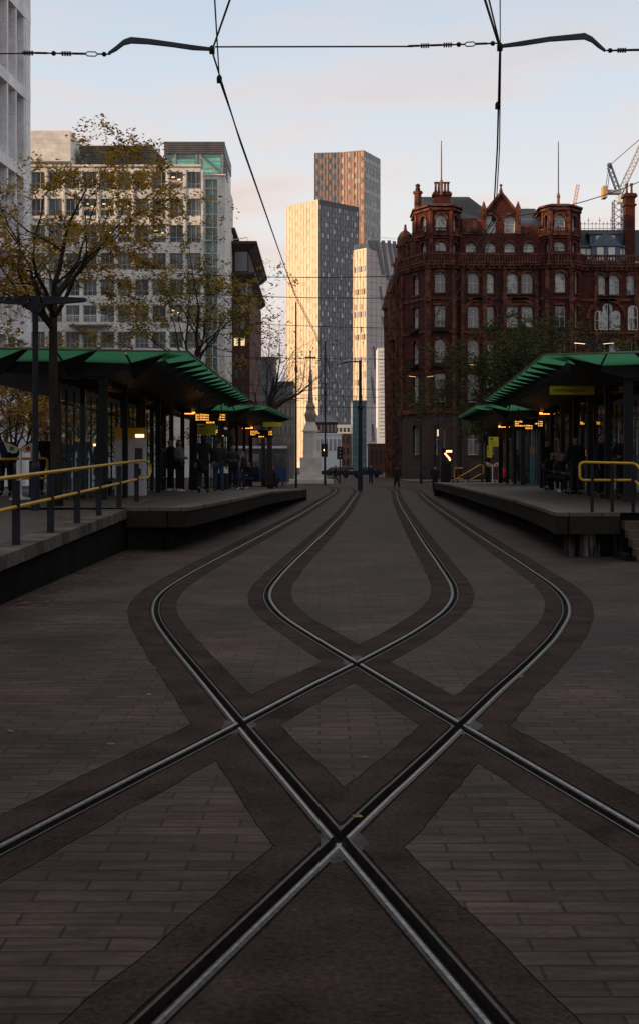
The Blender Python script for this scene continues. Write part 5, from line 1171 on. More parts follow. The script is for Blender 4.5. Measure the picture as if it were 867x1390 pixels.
tree('dark olive tree hiding the lower windows of the red hotel', X(697, 104), 104, 0, 14.6, .22, 1.0, [LEAFGD, LEAFG, LEAFGD], 24000, 14, fork=.30, lsize=.12, clump=.6, depth=5, nlimb=9)
tree('second olive tree in front of the hotel, nearer the right edge of it', X(762, 108), 108, 0, 13.0, .20, 1.1, [LEAFGD, LEAFG], 16000, 33, fork=.32, lsize=.13, clump=.65, depth=5, nlimb=8, sparse=.8)
tree('thin green tree left of the olive trees, before the hotel windows', X(664, 112), 112, 0, 9.5, .14, .5, [LEAFGD, LEAFG], 5000, 41, fork=.35, lsize=.12, clump=.5, depth=4, sparse=.8)
for k, (px, Y, H, sd, lab) in enumerate(((20, 75, 10.5, 3, 'rusty autumn tree behind the shelter at the left edge'), (105, 80, 9.0, 6, 'rusty autumn tree seen under the left canopy beside the tall trunk'), (-40, 70, 11, 8, 'rusty autumn tree cut off by the left edge of the view'), (165, 95, 7.5, 12, 'low brown tree far behind the ticket machine'))):
    tree(lab, X(px, Y), Y, 0, H, .14, 1.2, [LEAFD, LEAFO, LEAFY], 7500, sd, fork=.22, lsize=.12, clump=.6, depth=4, nlimb=8)
tree('bare winter tree of pale twigs against the office block', X(178, 120), 120, 0, 15, .16, .9, [LEAFD], 300, 17, fork=.35, lsize=.1, sparse=.1, depth=5, nlimb=7)
tree('bare branched tree arching over the memorial from the left', X(358, 105), 105, 0, 15.2, .19, 1.25, [LEAFG], 1500, 27, fork=.35, lsize=.1, sparse=.15, depth=5, nlimb=7)

# ------------------------------------------------------------------ lamp posts, masts, wires
def double_lamp(label, px, ytop, Y, arm, zb, lit=False, group='double armed street lamps', r=.06):
    x = X(px, Y); zt_ = Zh(ytop, Y); root = empty('street_lamp', (x, Y, zb), label, 'street lamp', group)
    m = MB(); m.lathe(x, Y, [(r * 1.5, zb), (r * 1.5, zb + .9), (r, zb + 1.0), (r, zt_ - .15)], 10); m.build('pole', POSTM, root)
    m = MB(); m.box(x - .2, x + .2, Y - .05, Y + .05, zt_ - .22, zt_ - .12); m.box(x - .08, x + .08, Y - .06, Y + .06, zt_ - .3, zt_ + .02); m.build('bracket', POSTM, root)
    for s in (-1, 1):
        m = MB(); a, b = x + s * .16, x + s * arm
        lo_, hi_ = min(a, b), max(a, b)
        m.add([(a, Y - .10, zt_ - .16), (b, Y - .09, zt_ - .08), (b, Y + .09, zt_ - .08), (a, Y + .10, zt_ - .16), (a, Y - .10, zt_ + .02), (b, Y - .07, zt_ - .02), (b, Y + .07, zt_ - .02), (a, Y + .10, zt_ + .02)], [(0, 1, 2, 3), (4, 7, 6, 5), (0, 4, 5, 1), (1, 5, 6, 2), (2, 6, 7, 3), (3, 7, 4, 0)])
        l = m.build('lamp_head', POSTM, root)
        q = MB(); q.add([(a + (b - a) * .35, Y - .07, zt_ - .145), (b - s * .03, Y - .07, zt_ - .095), (b - s * .03, Y + .07, zt_ - .095), (a + (b - a) * .35, Y + .07, zt_ - .145)], [(0, 1, 2, 3)]); q.build('lamp_lens', STRIPL if lit else GREYP, l)
    return root
double_lamp('tall blue-grey lamp post with two flat arms beside the big left tree', 48, 403, 26.5, 1.0, .78)
double_lamp('lit twin-headed street lamp before the hotel, above the far right canopy', 654, 493, 108, 1.15, 0, True, r=.07)
double_lamp('lit twin-headed street lamp in front of the left corner of the hotel', 571, 509, 120, 1.15, 0, True, r=.09)
double_lamp('lit twin-headed street lamp rising behind the near right canopy', 806, 463, 72, 1.1, 0, True, r=.06)
def mast(label, px, ytop, Y, r, arm=None):
    x = X(px, Y); z = Zh(ytop, Y); root = empty('overhead_line_mast', (x, Y, 0), label, 'mast', 'overhead line masts')
    m = MB(); m.lathe(x, Y, [(r * 1.35, 0), (r * 1.35, 1.1), (r * 1.05, 1.2), (r, z * .62), (r * 1.5, z * .63), (r * 1.5, z * .65), (r * .85, z * .66), (r * .75, z)], 10); m.build('pole', POSTM, root)
    if arm:
        m = MB(); m.tube([(x, Y, z - .1), (x + arm * .4, Y, z - .05), (x + arm, Y, z - .3)], .045, 5); m.build('bracket_arm', POSTM, root)
        m = MB(); m.box(min(x + arm * .3, x + arm * .75), max(x + arm * .3, x + arm * .75), Y - .1, Y + .1, z - .05, z + .03); m.build('lamp_head', GREYP, root)
    return root
mast('central dark mast with a bracket arm standing between the platforms', 488.5, 489, 89, .13, -1.6)
mast('slim tall mast left of the central one, beside the memorial cross', 402, 410, 100, .07)
mast('thin mast in the gap right of the memorial cross', 441, 462, 112, .07)
mast('dark mast at the left corner of the hotel beside the walking person', 536, 560, 118, .10)
mast('dark mast in front of the lit arched hotel window', 590, 575, 105, .09)
def cable(label, pts, r=.012, cat='overhead wire', name='overhead_wire', group='overhead tram wires', parent=None):
    m = MB(); m.tube(pts, r, 5, cap=False); o = m.build(name, BLACKM, parent)
    if parent is None: tag(o, label, cat, group)
    return o
def sag(a, b, n=10, s=.3):
    a, b = Vector(a), Vector(b); return [tuple(a + (b - a) * (k / n) - Vector((0, 0, s * 4 * (k / n) * (1 - k / n)))) for k in range(n + 1)]
GYY = 15.2; gz = lambda py: Zh(py, GYY); gx = lambda px: X(px, GYY)
PLp = (gx(288), GYY, gz(66)); PRp = (gx(678), GYY, gz(62))
# contact and carrier wires over each track (registered at the near cross-span)
def tv(CLn, y):
    for a, b in zip(CLn, CLn[1:]):
        if a.y <= y <= b.y: return a.x + (b.x - a.x) * (y - a.y) / (b.y - a.y)
    return CLn[-1].x
LY = [(12.2, (316 - CXP) * 12.2 / FPX, Zh(-12, 12.2)), (GYY, PLp[0], PLp[2] - .02)]
lw = [LY[0], LY[1]] + [(19.3, X(327, 19.3), Zh(194, 19.3)), (35.5, X(400, 35.5), Zh(400, 35.5)), (46, X(427, 46), Zh(452, 46)), (60, X(446, 60), Zh(496, 60)), (89, X(470, 89), Zh(548, 89)), (125, X(480, 125), Zh(575, 125))]
cable('left contact wire running down the left tram track', [(x, y, z) for y, x, z in lw], .011)
cable('second left wire bundled just above the left contact wire', [(X(291, 11.6), 11.6, Zh(-12, 11.6)), (X(298, 16), 16, Zh(108, 16)), (X(329, 19.3), 19.3, Zh(196, 19.3)), (X(388, 31), 31, Zh(366, 31)), (X(401, 35.5), 35.5, Zh(398, 35.5)), (X(428, 46), 46, Zh(450, 46)), (X(447, 60), 60, Zh(494, 60))], .008)
rw_ = [(12.2, X(655, 12.2), Zh(-10, 12.2)), (GYY, PRp[0], PRp[2] - .02), (19.3, X(674.5, 19.3), Zh(200, 19.3)), (23.8, X(669, 23.8), Zh(297, 23.8)), (36.5, X(599, 36.5), Zh(413, 36.5)), (60, X(553, 60), Zh(497, 60)), (89, X(540, 89), Zh(548, 89)), (125, X(520, 125), Zh(575, 125))]
cable('right contact wire running down the right tram track', [(x, y, z) for y, x, z in rw_], .013)
cable('second right wire doubled beside the right contact wire', [(X(661, 12.0), 12.0, Zh(-10, 12.0)), (X(679, GYY), GYY, Zh(64, GYY)), (X(677.5, 19.3), 19.3, Zh(200, 19.3)), (X(672, 23.8), 23.8, Zh(297, 23.8)), (X(601, 36.5), 36.5, Zh(414, 36.5)), (X(554, 60), 60, Zh(498, 60))], .009)
cable('thin vertical-looking wire above the right junction of the near span', [(X(678, 9.5), 9.5, Zh(-40, 9.5)), (X(678.5, GYY), GYY, Zh(60, GYY))], .006)
# near cross-span with its curved registration arms
sp_ = empty('cross_span', (gx(480), GYY, gz(65)), 'near cross-span with two bent steel arms, insulators and turnbuckles over both tracks', 'cross span')
cable('', [(gx(-160), GYY, gz(73)), (gx(40), GYY, gz(72))], .008, name='span_wire', parent=sp_); cable('', [(gx(292), GYY, gz(63)), (gx(560), GYY, gz(62.5))], .010, name='span_wire', parent=sp_)
cable('', [(gx(826), GYY, gz(68)), (gx(1020), GYY, gz(66))], .012, name='span_wire', parent=sp_)
def arm(pts, w):
    m = MB(); n = len(pts); vs = []
    for k, (px, py) in enumerate(pts):
        h = w[k] / 2 * GYY / FPX; vs += [(gx(px), GYY - .02, gz(py) - h), (gx(px), GYY + .02, gz(py) - h), (gx(px), GYY + .02, gz(py) + h), (gx(px), GYY - .02, gz(py) + h)]
    fs = [(4 * k + i, 4 * k + (i + 1) % 4, 4 * k + 4 + (i + 1) % 4, 4 * k + 4 + i) for k in range(n - 1) for i in range(4)] + [(0, 3, 2, 1), (4 * n - 4, 4 * n - 3, 4 * n - 2, 4 * n - 1)]
    m.add(vs, fs); return m.build('registration_arm', mat('galvanised_arm', (.035, .04, .05), (.06, .065, .08), rough=.5), sp_)
arm([(147, 72), (158, 65), (168, 57), (178, 54), (200, 55.5), (235, 60), (262, 64), (286, 66)], [3, 6, 7, 8, 7, 6, 6, 4])
arm([(680, 62), (710, 58), (745, 52.5), (775, 50), (793, 48.5), (803, 53), (812, 61), (821, 68)], [4, 6, 6, 7, 8, 7, 6, 3])
def fittings(px0, px1, py0, py1, seq):
    n = len(seq)
    for k, kind in enumerate(seq):
        t0, t1 = k / n, (k + 1) / n; a = (gx(px0 + (px1 - px0) * t0), GYY, gz(py0 + (py1 - py0) * t0)); b = (gx(px0 + (px1 - px0) * t1), GYY, gz(py0 + (py1 - py0) * t1)); m = MB()
        if kind == 'i': 
            for j in range(4): u = .15 + .2 * j; p = [a[i] + (b[i] - a[i]) * u for i in range(3)]; q = [a[i] + (b[i] - a[i]) * (u + .12) for i in range(3)]; m.tube([p, q], .028, 7)
            m.tube([a, b], .012, 5); m.build('insulator', mat('brown_insulator', (.05, .02, .012), (.08, .035, .02), rough=.3), sp_)
        elif kind == 't':
            for s in (-1, 1): m.tube([a, (a[0] * .8 + b[0] * .2, GYY, a[2] + s * .024), (a[0] * .2 + b[0] * .8, GYY, b[2] + s * .024), b], .007, 4)
            m.build('turnbuckle', DARKM, sp_)
        elif kind == 'c': m.tube([a, b], .010, 5); m.ball([(a[i] + b[i]) / 2 for i in range(3)], .03, 6); m.build('clevis', DARKM, sp_)
        else: m.tube([a, b], .014, 5); m.build('rod', DARKM, sp_)
fittings(30, 150, 71, 73, ['i', 'r', 'c', 'i', 'r', 't', 'c']); fittings(553, 676, 62, 58, ['r', 'i', 'r', 'i', 'c', 't', 'r', 'c']); fittings(820, 867, 68, 67, ['c', 'i', 'r'])
for p, k in ((PLp, 0), (PRp, 0), ((X(298, 16), 16, Zh(106, 16)), 0), ((X(675, 17.4), 17.4, Zh(142, 17.4)), 0), ((X(669, 23.8), 23.8, Zh(296, 23.8)), 0)):
    m = MB(); m.ball(p, .035, 6, 1, 1, 1.4); m.box(p[0] - .03, p[0] + .03, p[1] - .03, p[1] + .03, p[2] - .05, p[2] + .01); m.build('wire_clamp', BLACKM, sp_)
spans = [(34.5, 300, 371, 560, 369, 'cross wire passing before the golden tower, upper of a pair'), (37, 300, 397, 600, 400, 'cross wire just below the first, before the towers'), (52, 330, 436, 700, 446, 'cross wire level with the middle of the towers'),
         (66, 320, 482, 660, 486, 'cross wire with fittings above the central mast arm'), (88, 330, 519, 760, 537, 'thicker dark cross wire just below the central mast collar'), (100, 380, 532, 720, 546, 'low cross wire in front of the hotel first floor'), (115, 400, 552, 640, 550, 'lowest distant cross wire over the street')]
for Y, a, ya, b, yb, lab in spans:
    cable(lab, sag((X(a - 60, Y), Y, Zh(ya, Y)), (X(b + 90, Y), Y, Zh(yb, Y)), 10, .12), .008 + Y * .00008)
cable('long slack wire sweeping from the right contact wire up past the hotel roof', sag((X(669, 23.8), 23.8, Zh(297, 23.8)), (X(890, 30), 30, Zh(236, 30)), 8, .15), .010)
cable('wire slanting across the left side of the hotel upper floors', sag((X(669, 40), 40, Zh(310, 40)), (X(600, 70), 70, Zh(420, 70)), 8, .3), .02)

# ------------------------------------------------------------------ stone memorial with cross
MY = 125.0; mx = X(421.5, MY); mem = empty('stone_memorial', (mx, MY, 0), 'pale stone memorial with a tall pedestal and a slender carved cross', 'memorial')
m = MB(); k = MY / FPX
m.box(mx - 2.1, mx + 2.1, MY - 2.1, MY + 2.1, 0, .35); m.box(mx - 1.5, mx + 1.5, MY - 1.5, MY + 1.5, .35, .8); m.box(mx - .98, mx + .98, MY - .98, MY + .98, .8, Zh(621, MY)); m.build('step_base', PALEST, mem)
m = MB(); w = 9.3 * k; zt1 = Zh(586, MY); m.cone(mx, MY, Zh(621, MY), zt1, w * 1.19, w * 1.14, 8, PI / 8); m.cone(mx, MY, zt1, zt1 + .12, w * 1.32, w * 1.32, 8, PI / 8); m.cone(mx, MY, zt1 + .12, Zh(573, MY), w * 1.2, w * .72, 8, PI / 8); m.build('pedestal', PALEST, mem)
m = MB(); m.lathe(mx, MY, [(.42, Zh(573, MY)), (.5, Zh(568, MY)), (.58, Zh(563, MY)), (.40, Zh(557, MY)), (.44, Zh(552, MY)), (.26, Zh(546, MY)), (.17, Zh(520, MY)), (.23, Zh(517, MY)), (.17, Zh(513, MY)), (.08, Zh(500, MY)), (.04, Zh(492, MY))], 8); m.build('carved_shaft', mat('weathered_carving', (.20, .165, .145), (.36, .30, .26), rough=.85, scale=2.5, bump=.6, bscale=6), mem)
m = MB(); cz = Zh(486, MY); m.box(mx - .05, mx + .05, MY - .05, MY + .05, Zh(493, MY), cz + .6); m.box(mx - .42, mx + .42, MY - .05, MY + .05, cz - .02, cz + .12)
for dx, dz in ((-.42, .05), (.42, .05), (0, .6)): m.ball((mx + dx, MY, cz + dz), .11, 6)
m.build('cross', mat('gilt_dark_metal', (.06, .045, .03), (.1, .08, .05), rough=.5), mem)

# ------------------------------------------------------------------ tower crane and far pale crane
def lattice(mb, a, b, w, n, r=.06):
    a, b = Vector(a), Vector(b); d = (b - a).normalized(); s = d.cross(Vector((0, 1, 0))); s.normalize(); t = d.cross(s)
    cs = [s * w + t * w, s * w - t * w, -s * w - t * w, -s * w + t * w]
    for c in cs: mb.tube([a + c, b + c], r, 4)
    for k in range(n):
        p, q = a + (b - a) * k / n, a + (b - a) * (k + 1) / n
        for i in range(4): mb.tube([p + cs[i], q + cs[(i + 1) % 4]], r * .6, 3, cap=False)
CRY = 240.0; c = lambda px, py: Vector((X(px, CRY), CRY, Zh(py, CRY)))
crn = empty('tower_crane', (X(838, CRY), CRY, 0), 'blue and white luffing tower crane behind the right end of the hotel', 'crane')
CRB = mat('crane_blue_steel', (.05, .08, .16), (.08, .11, .20), rough=.5); CRW = mat('crane_pale_steel', (.28, .28, .30), (.36, .36, .37), rough=.5); CRY_ = mat('crane_yellow_box', (.42, .28, .13), (.5, .34, .17), rough=.6)
m = MB(); lattice(m, c(838, 400), c(838, 272), .8, 14, .12); m.build('mast', CRB, crn)
m = MB(); lattice(m, c(840, 264), c(893, 150), .45, 22, .08); m.build('jib', CRW, crn)
m = MB(); lattice(m, c(840, 262), c(827, 226), .35, 6, .1); m.ball(c(827, 224), .5, 8); m.build('a_frame', CRB, crn)
m = MB(); m.box(c(821, 0).x, c(842, 0).x, CRY - .8, CRY + .8, c(0, 263).z, c(0, 258).z); m.build('slewing_deck', CRW, crn)
m = MB(); m.box(c(817, 0).x, c(822.5, 0).x, CRY - 1, CRY + 1, c(0, 269).z, c(0, 253).z); m.build('counterweight', CRY_, crn)
m = MB(); m.box(c(836, 0).x, c(841, 0).x, CRY - 1.2, CRY - .2, c(0, 276).z, c(0, 266).z); m.build('cab', WHITEP, crn)
for a, b in ((c(827, 224), c(880, 178)), (c(826, 226), c(821, 258)), (c(828, 226), c(824, 258))):
    m = MB(); m.tube([a, b], .06, 4); m.build('stay_cable', DARKM, crn)
pc = empty('tower_crane', (X(782, 600), 600, 0), 'tiny pale pink crane jib in the distance above the hotel roof', 'crane')
m = MB(); lattice(m, (X(777, 600), 600, Zh(290, 600)), (X(784, 600), 600, Zh(250, 600)), .6, 9, .16); m.build('jib', mat('far_crane_pink', (.5, .30, .24), (.55, .34, .28), rough=.6), pc)
m = MB(); lattice(m, (X(777, 600), 600, 0), (X(777, 600), 600, Zh(288, 600)), .7, 30, .15); m.build('mast', mat('far_crane_pink', (0, 0, 0)), pc)

# ------------------------------------------------------------------ bus behind the left shelter, traffic lights, parked cars
bs = empty('bus', (X(352, 106), 106, 0), 'white and blue single-deck bus behind the far left shelter', 'bus')
bx0, bx1 = X(290, 106), X(392, 106); m = MB()
m.prism([(bx0 + .15, 106), (bx1 - .15, 106), (bx1, 106.3), (bx1, 108.3), (bx1 - .15, 108.5), (bx0 + .15, 108.5), (bx0, 108.3), (bx0, 106.3)], .35, 3.05); m.build('body', mat('bus_grey_paint', (.05, .055, .07), (.07, .075, .09), rough=.4), bs)
m = MB(); m.box(bx0 + .2, bx1 - .2, 106.2, 108.3, 3.05, 3.25); m.build('roof_pod', WHITEP, bs)
for k in range(5): m = MB(); a = bx0 + .4 + k * 1.13; m.box(a, a + .98, 105.96, 105.995, 1.5, 2.6); m.build('window', DPANE, bs)
m = MB(); m.box(bx0 + .2, bx1 - .2, 105.97, 105.998, .5, 1.3); m.build('blue_stripe', BLUEP, bs)
for xw in (bx0 + 1.1, bx1 - 1.2):
    m = MB(); m.v = []; m.lathe(0, 0, [(.2, 0), (.48, .02), (.48, .28), (.2, .3)], 16); m.v = [(xw + v[0], 105.93 + v[2], .48 + v[1]) for v in m.v]; w_ = m.build('wheel', BLACKM, bs)
def traffic_light(label, px, Y, ztop, amber=True):
    x = X(px, Y); root = empty('traffic_light', (x, Y, 0), label, 'traffic light', 'traffic lights at the junction'); m = MB(); m.lathe(x, Y, [(.08, 0), (.06, .3), (.06, ztop)], 8); m.build('pole', DARKM, root)
    m = MB(); m.box(x - .28, x + .28, Y - .2, Y + .05, ztop - 1.15, ztop); m.build('signal_head', BLACKM, root)
    for k in range(3): m = MB(); m.lathe(0, 0, [(.09, 0), (.09, .02)], 10); m.v = [(x + v[0], Y - .21 - v[2], ztop - .22 - .34 * k + v[1]) for v in m.v]; m.build('lens', (WARML if amber and k == 1 else DPANE), root)
traffic_light('traffic light with a lit amber lens right of the memorial', 440, 118, 3.6)
traffic_light('unlit traffic light between the memorial and the central mast', 461, 122, 3.4, False)
traffic_light('small dark signal left of the memorial beside the bare tree', 384, 112, 3.3, True)
def car(label, px, Y, paint, rz=0, group='distant parked cars'):
    x = X(px, Y); root = empty('parked_car', (x, Y, 0), label, 'car', group); prof = [(-2.1, .35), (-2.15, .8), (-1.9, .95), (-1.2, 1.0), (-.6, 1.42), (.9, 1.45), (1.6, 1.0), (2.1, .9), (2.15, .4)]
    def ext(pr, y0, y1): n = len(pr); mm = MB(); mm.add([(x + a, Y + y0, z) for a, z in pr] + [(x + a, Y + y1, z) for a, z in pr], [tuple(range(n))[::-1], tuple(range(n, 2 * n))] + [(i, (i + 1) % n, n + (i + 1) % n, n + i) for i in range(n)]); return mm
    ext(prof, -.85, .85).build('body', paint, root); ext([(-1.05, 1.0), (-.55, 1.36), (.85, 1.38), (1.4, 1.0)], -.87, .87).build('side_window', DPANE, root)
    for xw in (-1.35, 1.35):
        for yw in (-.9, .7): m = MB(); m.lathe(0, 0, [(.15, 0), (.32, .02), (.32, .2), (.15, .22)], 12); m.v = [(x + xw + v[0], Y + yw + v[2], .32 + v[1]) for v in m.v]; m.build('wheel', BLACKM, root)
car('dark parked car beneath the white-walled building in the distance', 455, 175, mat('dark_car_paint', (.02, .02, .03), rough=.25)); car('silver parked car far down the street by the pink brick building', 470, 210, mat('silver_car_paint', (.3, .3, .32), rough=.25)); car('dark blue parked car right of the central mast', 497, 180, mat('navy_car_paint', (.015, .025, .07), rough=.25))

# ------------------------------------------------------------------ people
def skin_mesh(chains, name, sub=1):
    """one continuous surface grown over connected joints; chains = lists of (x, y, z, r); shared joints are given by identical positions"""
    vs = []; rs = []; es = []; idx = {}
    for ch in chains:
        prev = None
        for (x, y, z, r) in ch:
            k = (round(x, 3), round(y, 3), round(z, 3))
            if k not in idx: idx[k] = len(vs); vs.append((x, y, z)); rs.append(r)
            if prev is not None and prev != idx[k]: es.append((prev, idx[k]))
            prev = idx[k]
    me = bpy.data.meshes.new(name); me.from_pydata(vs, es, []); o = bpy.data.objects.new(name, me); COL.objects.link(o)
    sk = o.modifiers.new('skin', 'SKIN'); sk.use_smooth_shade = True
    for i, r in enumerate(rs):
        me.skin_vertices[0].data[i].radius = (r, r) if not isinstance(r, tuple) else r
    me.skin_vertices[0].data[0].use_root = True
    sb = o.modifiers.new('sub', 'SUBSURF'); sb.levels = sb.render_levels = sub
    bpy.context.view_layer.update()
    out = bpy.data.meshes.new_from_object(o.evaluated_get(bpy.context.evaluated_depsgraph_get())); out.name = name
    bpy.data.objects.remove(o); bpy.data.meshes.remove(me)
    out.polygons.foreach_set('use_smooth', [True] * len(out.polygons))
    return out
def pose(kind):
    """joint positions (person faces -Y, feet at z=0, 1.75 m tall); returns meshes for body, jacket, trousers, shoes, hair"""
    j = {}
    if kind in ('stand', 'stand_arms', 'walk', 'phone'):
        j['pelvis'] = (0, 0, .93); j['waist'] = (0, 0, 1.06); j['chest'] = (0, .0, 1.30); j['neck'] = (0, .0, 1.47); j['head'] = (0, -.02, 1.62)
        if kind == 'walk': legs = {-1: ((-.09, -.02, .90), (-.10, -.20, .50), (-.10, -.30, .09), (-.10, -.44, .04)), 1: ((.09, .02, .90), (.10, .06, .48), (.10, .33, .15), (.10, .24, .04))}
        else: legs = {s: ((s * .09, 0, .90), (s * .105, -.01, .49), (s * .115, .02, .08), (s * .125, -.13, .04)) for s in (-1, 1)}
    else:
        j['pelvis'] = (0, .05, .52); j['waist'] = (0, .07, .64); j['chest'] = (0, .03, .88); j['neck'] = (0, -.02, 1.05); j['head'] = (0, -.06, 1.19)
        legs = {s: ((s * .10, .0, .50), (s * .14, -.42, .50), (s * .13, -.46, .09), (s * .13, -.61, .04)) for s in (-1, 1)}
    cz = j['chest'][2] + .12; cy = j['chest'][1]; arms = {}
    for s in (-1, 1):
        sh = (s * .185, cy, cz)
        if kind == 'walk': el = (s * .24, cy + s * .12, cz - .27); ha = (s * .24, cy + s * .16 - .08, cz - .52)
        elif kind == 'sit': el = (s * .26, cy - .02, cz - .28); ha = (s * .14, cy - .26, cz - .34)
        elif kind == 'stand_arms' : el = (s * .27, cy + .02, cz - .27); ha = (s * .12, cy - .20, cz - .30)
        elif kind == 'phone' and s > 0: el = (.25, cy - .06, cz - .26); ha = (.12, cy - .28, cz - .08)
        else: el = (s * .25, cy + .03, cz - .28); ha = (s * .26, cy - .04, cz - .54)
        arms[s] = (sh, el, ha)
    V4 = lambda p, r: (p[0], p[1], p[2], r)
    P, Wt, C, Nk, Hd = j['pelvis'], j['waist'], j['chest'], j['neck'], j['head']
    hx, hy, hz = Hd
    body = [[V4(P, .12), V4(Wt, .11), V4(C, .12), V4(Nk, .052), (hx, hy - .005, hz - .08, .062), (hx, hy, hz + .0, .082), (hx, hy + .01, hz + .08, .07)]]
    body.append([(hx, hy, hz + .0, .082), (hx, hy - .092, hz - .015, .012)])      # nose
    for s in (-1, 1):
        body.append([(hx, hy, hz + .0, .082), (hx + s * .083, hy + .01, hz, .014)])      # ears
        sh, el, ha = arms[s]; body.append([V4(C, .12), V4(sh, .052), V4(el, .038), V4(ha, .026)])
        d = Vector(ha) - Vector(el); d.normalize(); sd_ = d.cross(Vector((0, 1, 0.2))); sd_.normalize(); palm = Vector(ha) + d * .075; body.append([V4(ha, .026), (palm.x, palm.y, palm.z, .028)])
        bend = sd_.cross(d) * (.25)
        for f, (o_, ln) in enumerate(((-.026, .062), (-.009, .072), (.009, .068), (.026, .054))):
            b0 = palm + sd_ * o_; b1 = b0 + (d + bend * .5).normalized() * ln * .55; b2 = b1 + (d + bend * 2).normalized() * ln * .45
            body.append([(palm.x, palm.y, palm.z, .028), (b0.x, b0.y, b0.z, .010), (b1.x, b1.y, b1.z, .009), (b2.x, b2.y, b2.z, .008)])
        tb = Vector(ha) + d * .02 - sd_ * .035; t2 = tb - sd_ * .02 + d * .035; body.append([V4(ha, .026), (tb.x, tb.y, tb.z, .012), (t2.x, t2.y, t2.z, .010)])
        h_, k_, a_, t_ = legs[s]; body.append([V4(P, .12), V4(h_, .085), V4(k_, .055), V4(a_, .038), V4(t_, .035)])
    jack = [[(P[0], P[1], P[2] - .04, .165), V4(Wt, .155), V4(C, .165), (Nk[0], Nk[1], Nk[2] - .02, .085)]]
    for s in (-1, 1):
        sh, el, ha = arms[s]; ha2 = tuple(el[i] + (ha[i] - el[i]) * .97 for i in range(3)); jack.append([V4(C, .165), V4(sh, .078), V4(el, .058), V4(ha2, .044)])
    if kind == 'long': pass
    trou = []
    for s in (-1, 1):
        h_, k_, a_, t_ = legs[s]; trou.append([V4(P, .14), V4(h_, .105), V4(k_, .072), (a_[0], a_[1], a_[2] + .02, .062)])
    shoe = [[V4(legs[s][2], .05), (legs[s][3][0], legs[s][3][1] + .06, .045, .048), (legs[s][3][0], legs[s][3][1] - .03, .035, .040)] for s in (-1, 1)]
    hair = [[(hx, hy + .05, hz - .03, .07), (hx, hy + .02, hz + .05, .088), (hx, hy - .02, hz + .085, .07)]]
    long_ = [[(hx, hy + .075, hz - .18, .06), (hx, hy + .06, hz - .05, .085), (hx, hy + .02, hz + .055, .092), (hx, hy - .03, hz + .085, .068)]]
    ms = dict(body=skin_mesh(body, 'person'), jacket=skin_mesh(jack, 'jacket'), trousers=skin_mesh(trou, 'trousers'), hair=skin_mesh(hair, 'hair'), long_hair=skin_mesh(long_, 'hair'))
    s1 = skin_mesh([shoe[0]], 'shoe'); s2 = skin_mesh([shoe[1]], 'shoe'); ms['shoe1'] = s1; ms['shoe2'] = s2
    if kind != 'sit': ms['coat'] = skin_mesh([[(0, .0, .55, .20), (0, 0, .78, .185), (P[0], P[1], P[2] + .02, .165)]], 'coat_skirt')
    for nm, cen in (('eye1', -.030), ('eye2', .030)):
        f = MB(); f.ball((hx + cen, hy - .078, hz + .012), .011, 6); me = bpy.data.meshes.new('eye'); me.from_pydata(f.v, [], f.f); ms[nm] = me
    f = MB(); f.box(hx - .024, hx + .024, hy - .083, hy - .074, hz - .052, hz - .044); me = bpy.data.meshes.new('mouth'); me.from_pydata(f.v, [], f.f); ms['mouth'] = me
    return ms
POSES = {k: pose(k) for k in ('stand', 'stand_arms', 'walk', 'phone', 'sit')}
SKIN = mat('skin', (.22, .12, .085), (.28, .16, .11), rough=.6); EYE = mat('eye_and_lip', (.06, .025, .02), rough=.5)
cl = lambda n, c: mat(n, c, tuple(v * 1.4 for v in c), rough=.9, scale=14)
BLK = cl('black_cloth', (.012, .012, .014)); NVY = cl('navy_cloth', (.012, .018, .04)); GRY = cl('grey_cloth', (.09, .09, .095)); DGR = cl('charcoal_cloth', (.025, .025, .028)); REDC = cl('red_cloth', (.42, .018, .02)); OLV = cl('olive_cloth', (.04, .045, .02)); BRN = cl('brown_cloth', (.05, .03, .02)); DEN = cl('denim', (.03, .05, .09))
HBK = cl('black_hair', (.01, .008, .007)); HBR = cl('brown_hair', (.05, .028, .015)); SHW = mat('white_trainer', (.5, .5, .5), rough=.6); SHB = cl('black_shoe', (.008, .008, .008))
def person(label, kind, x, y, z, face_deg, h=1.75, jacket=BLK, trousers=NVY, hair=HBK, shoe=SHB, coat=False, longh=False, group='people waiting and walking at the tram stop'):
    ms = POSES[kind]; s = h / 1.75
    def ob(me, m, parent=None, nm=None):
        o = bpy.data.objects.new(nm or me.name.split('.')[0], me); COL.objects.link(o)
        if not me.materials: me.materials.append(m)
        o.material_slots[0].link = 'OBJECT'; o.material_slots[0].material = m
        if parent: o.parent = parent
        return o
    b = ob(ms['body'], SKIN, nm='person'); b.location = (x, y, z); b.rotation_euler = (0, 0, R(face_deg)); b.scale = (s, s, s); tag(b, label, 'person', group)
    ob(ms['jacket'], jacket, b, 'jacket'); ob(ms['trousers'], trousers, b, 'trousers'); ob(ms['long_hair' if longh else 'hair'], hair, b, 'hair'); ob(ms['eye1'], EYE, b, 'eye'); ob(ms['eye2'], EYE, b, 'eye'); ob(ms['mouth'], EYE, b, 'mouth')
    ob(ms['shoe1'], shoe, b, 'shoe'); ob(ms['shoe2'], shoe, b, 'shoe')
    if coat and 'coat' in ms: ob(ms['coat'], jacket, b, 'coat_skirt')
    return b
person('person in a long black hooded coat walking away along the left platform', 'walk', X(276, 41), 41, .87, 180, 1.80, BLK, BLK, HBK, coat=True, longh=True)
person('close-cropped person in a dark jacket beside the hooded one on the left platform', 'stand', X(297, 44), 44, .86, 175, 1.72, DGR, DEN, HBR)
person('person with a grey hood standing by the shelter post on the left platform', 'stand_arms', X(243, 42), 42, .87, 70, 1.68, GRY, BLK, HBK, shoe=SHW, longh=True)
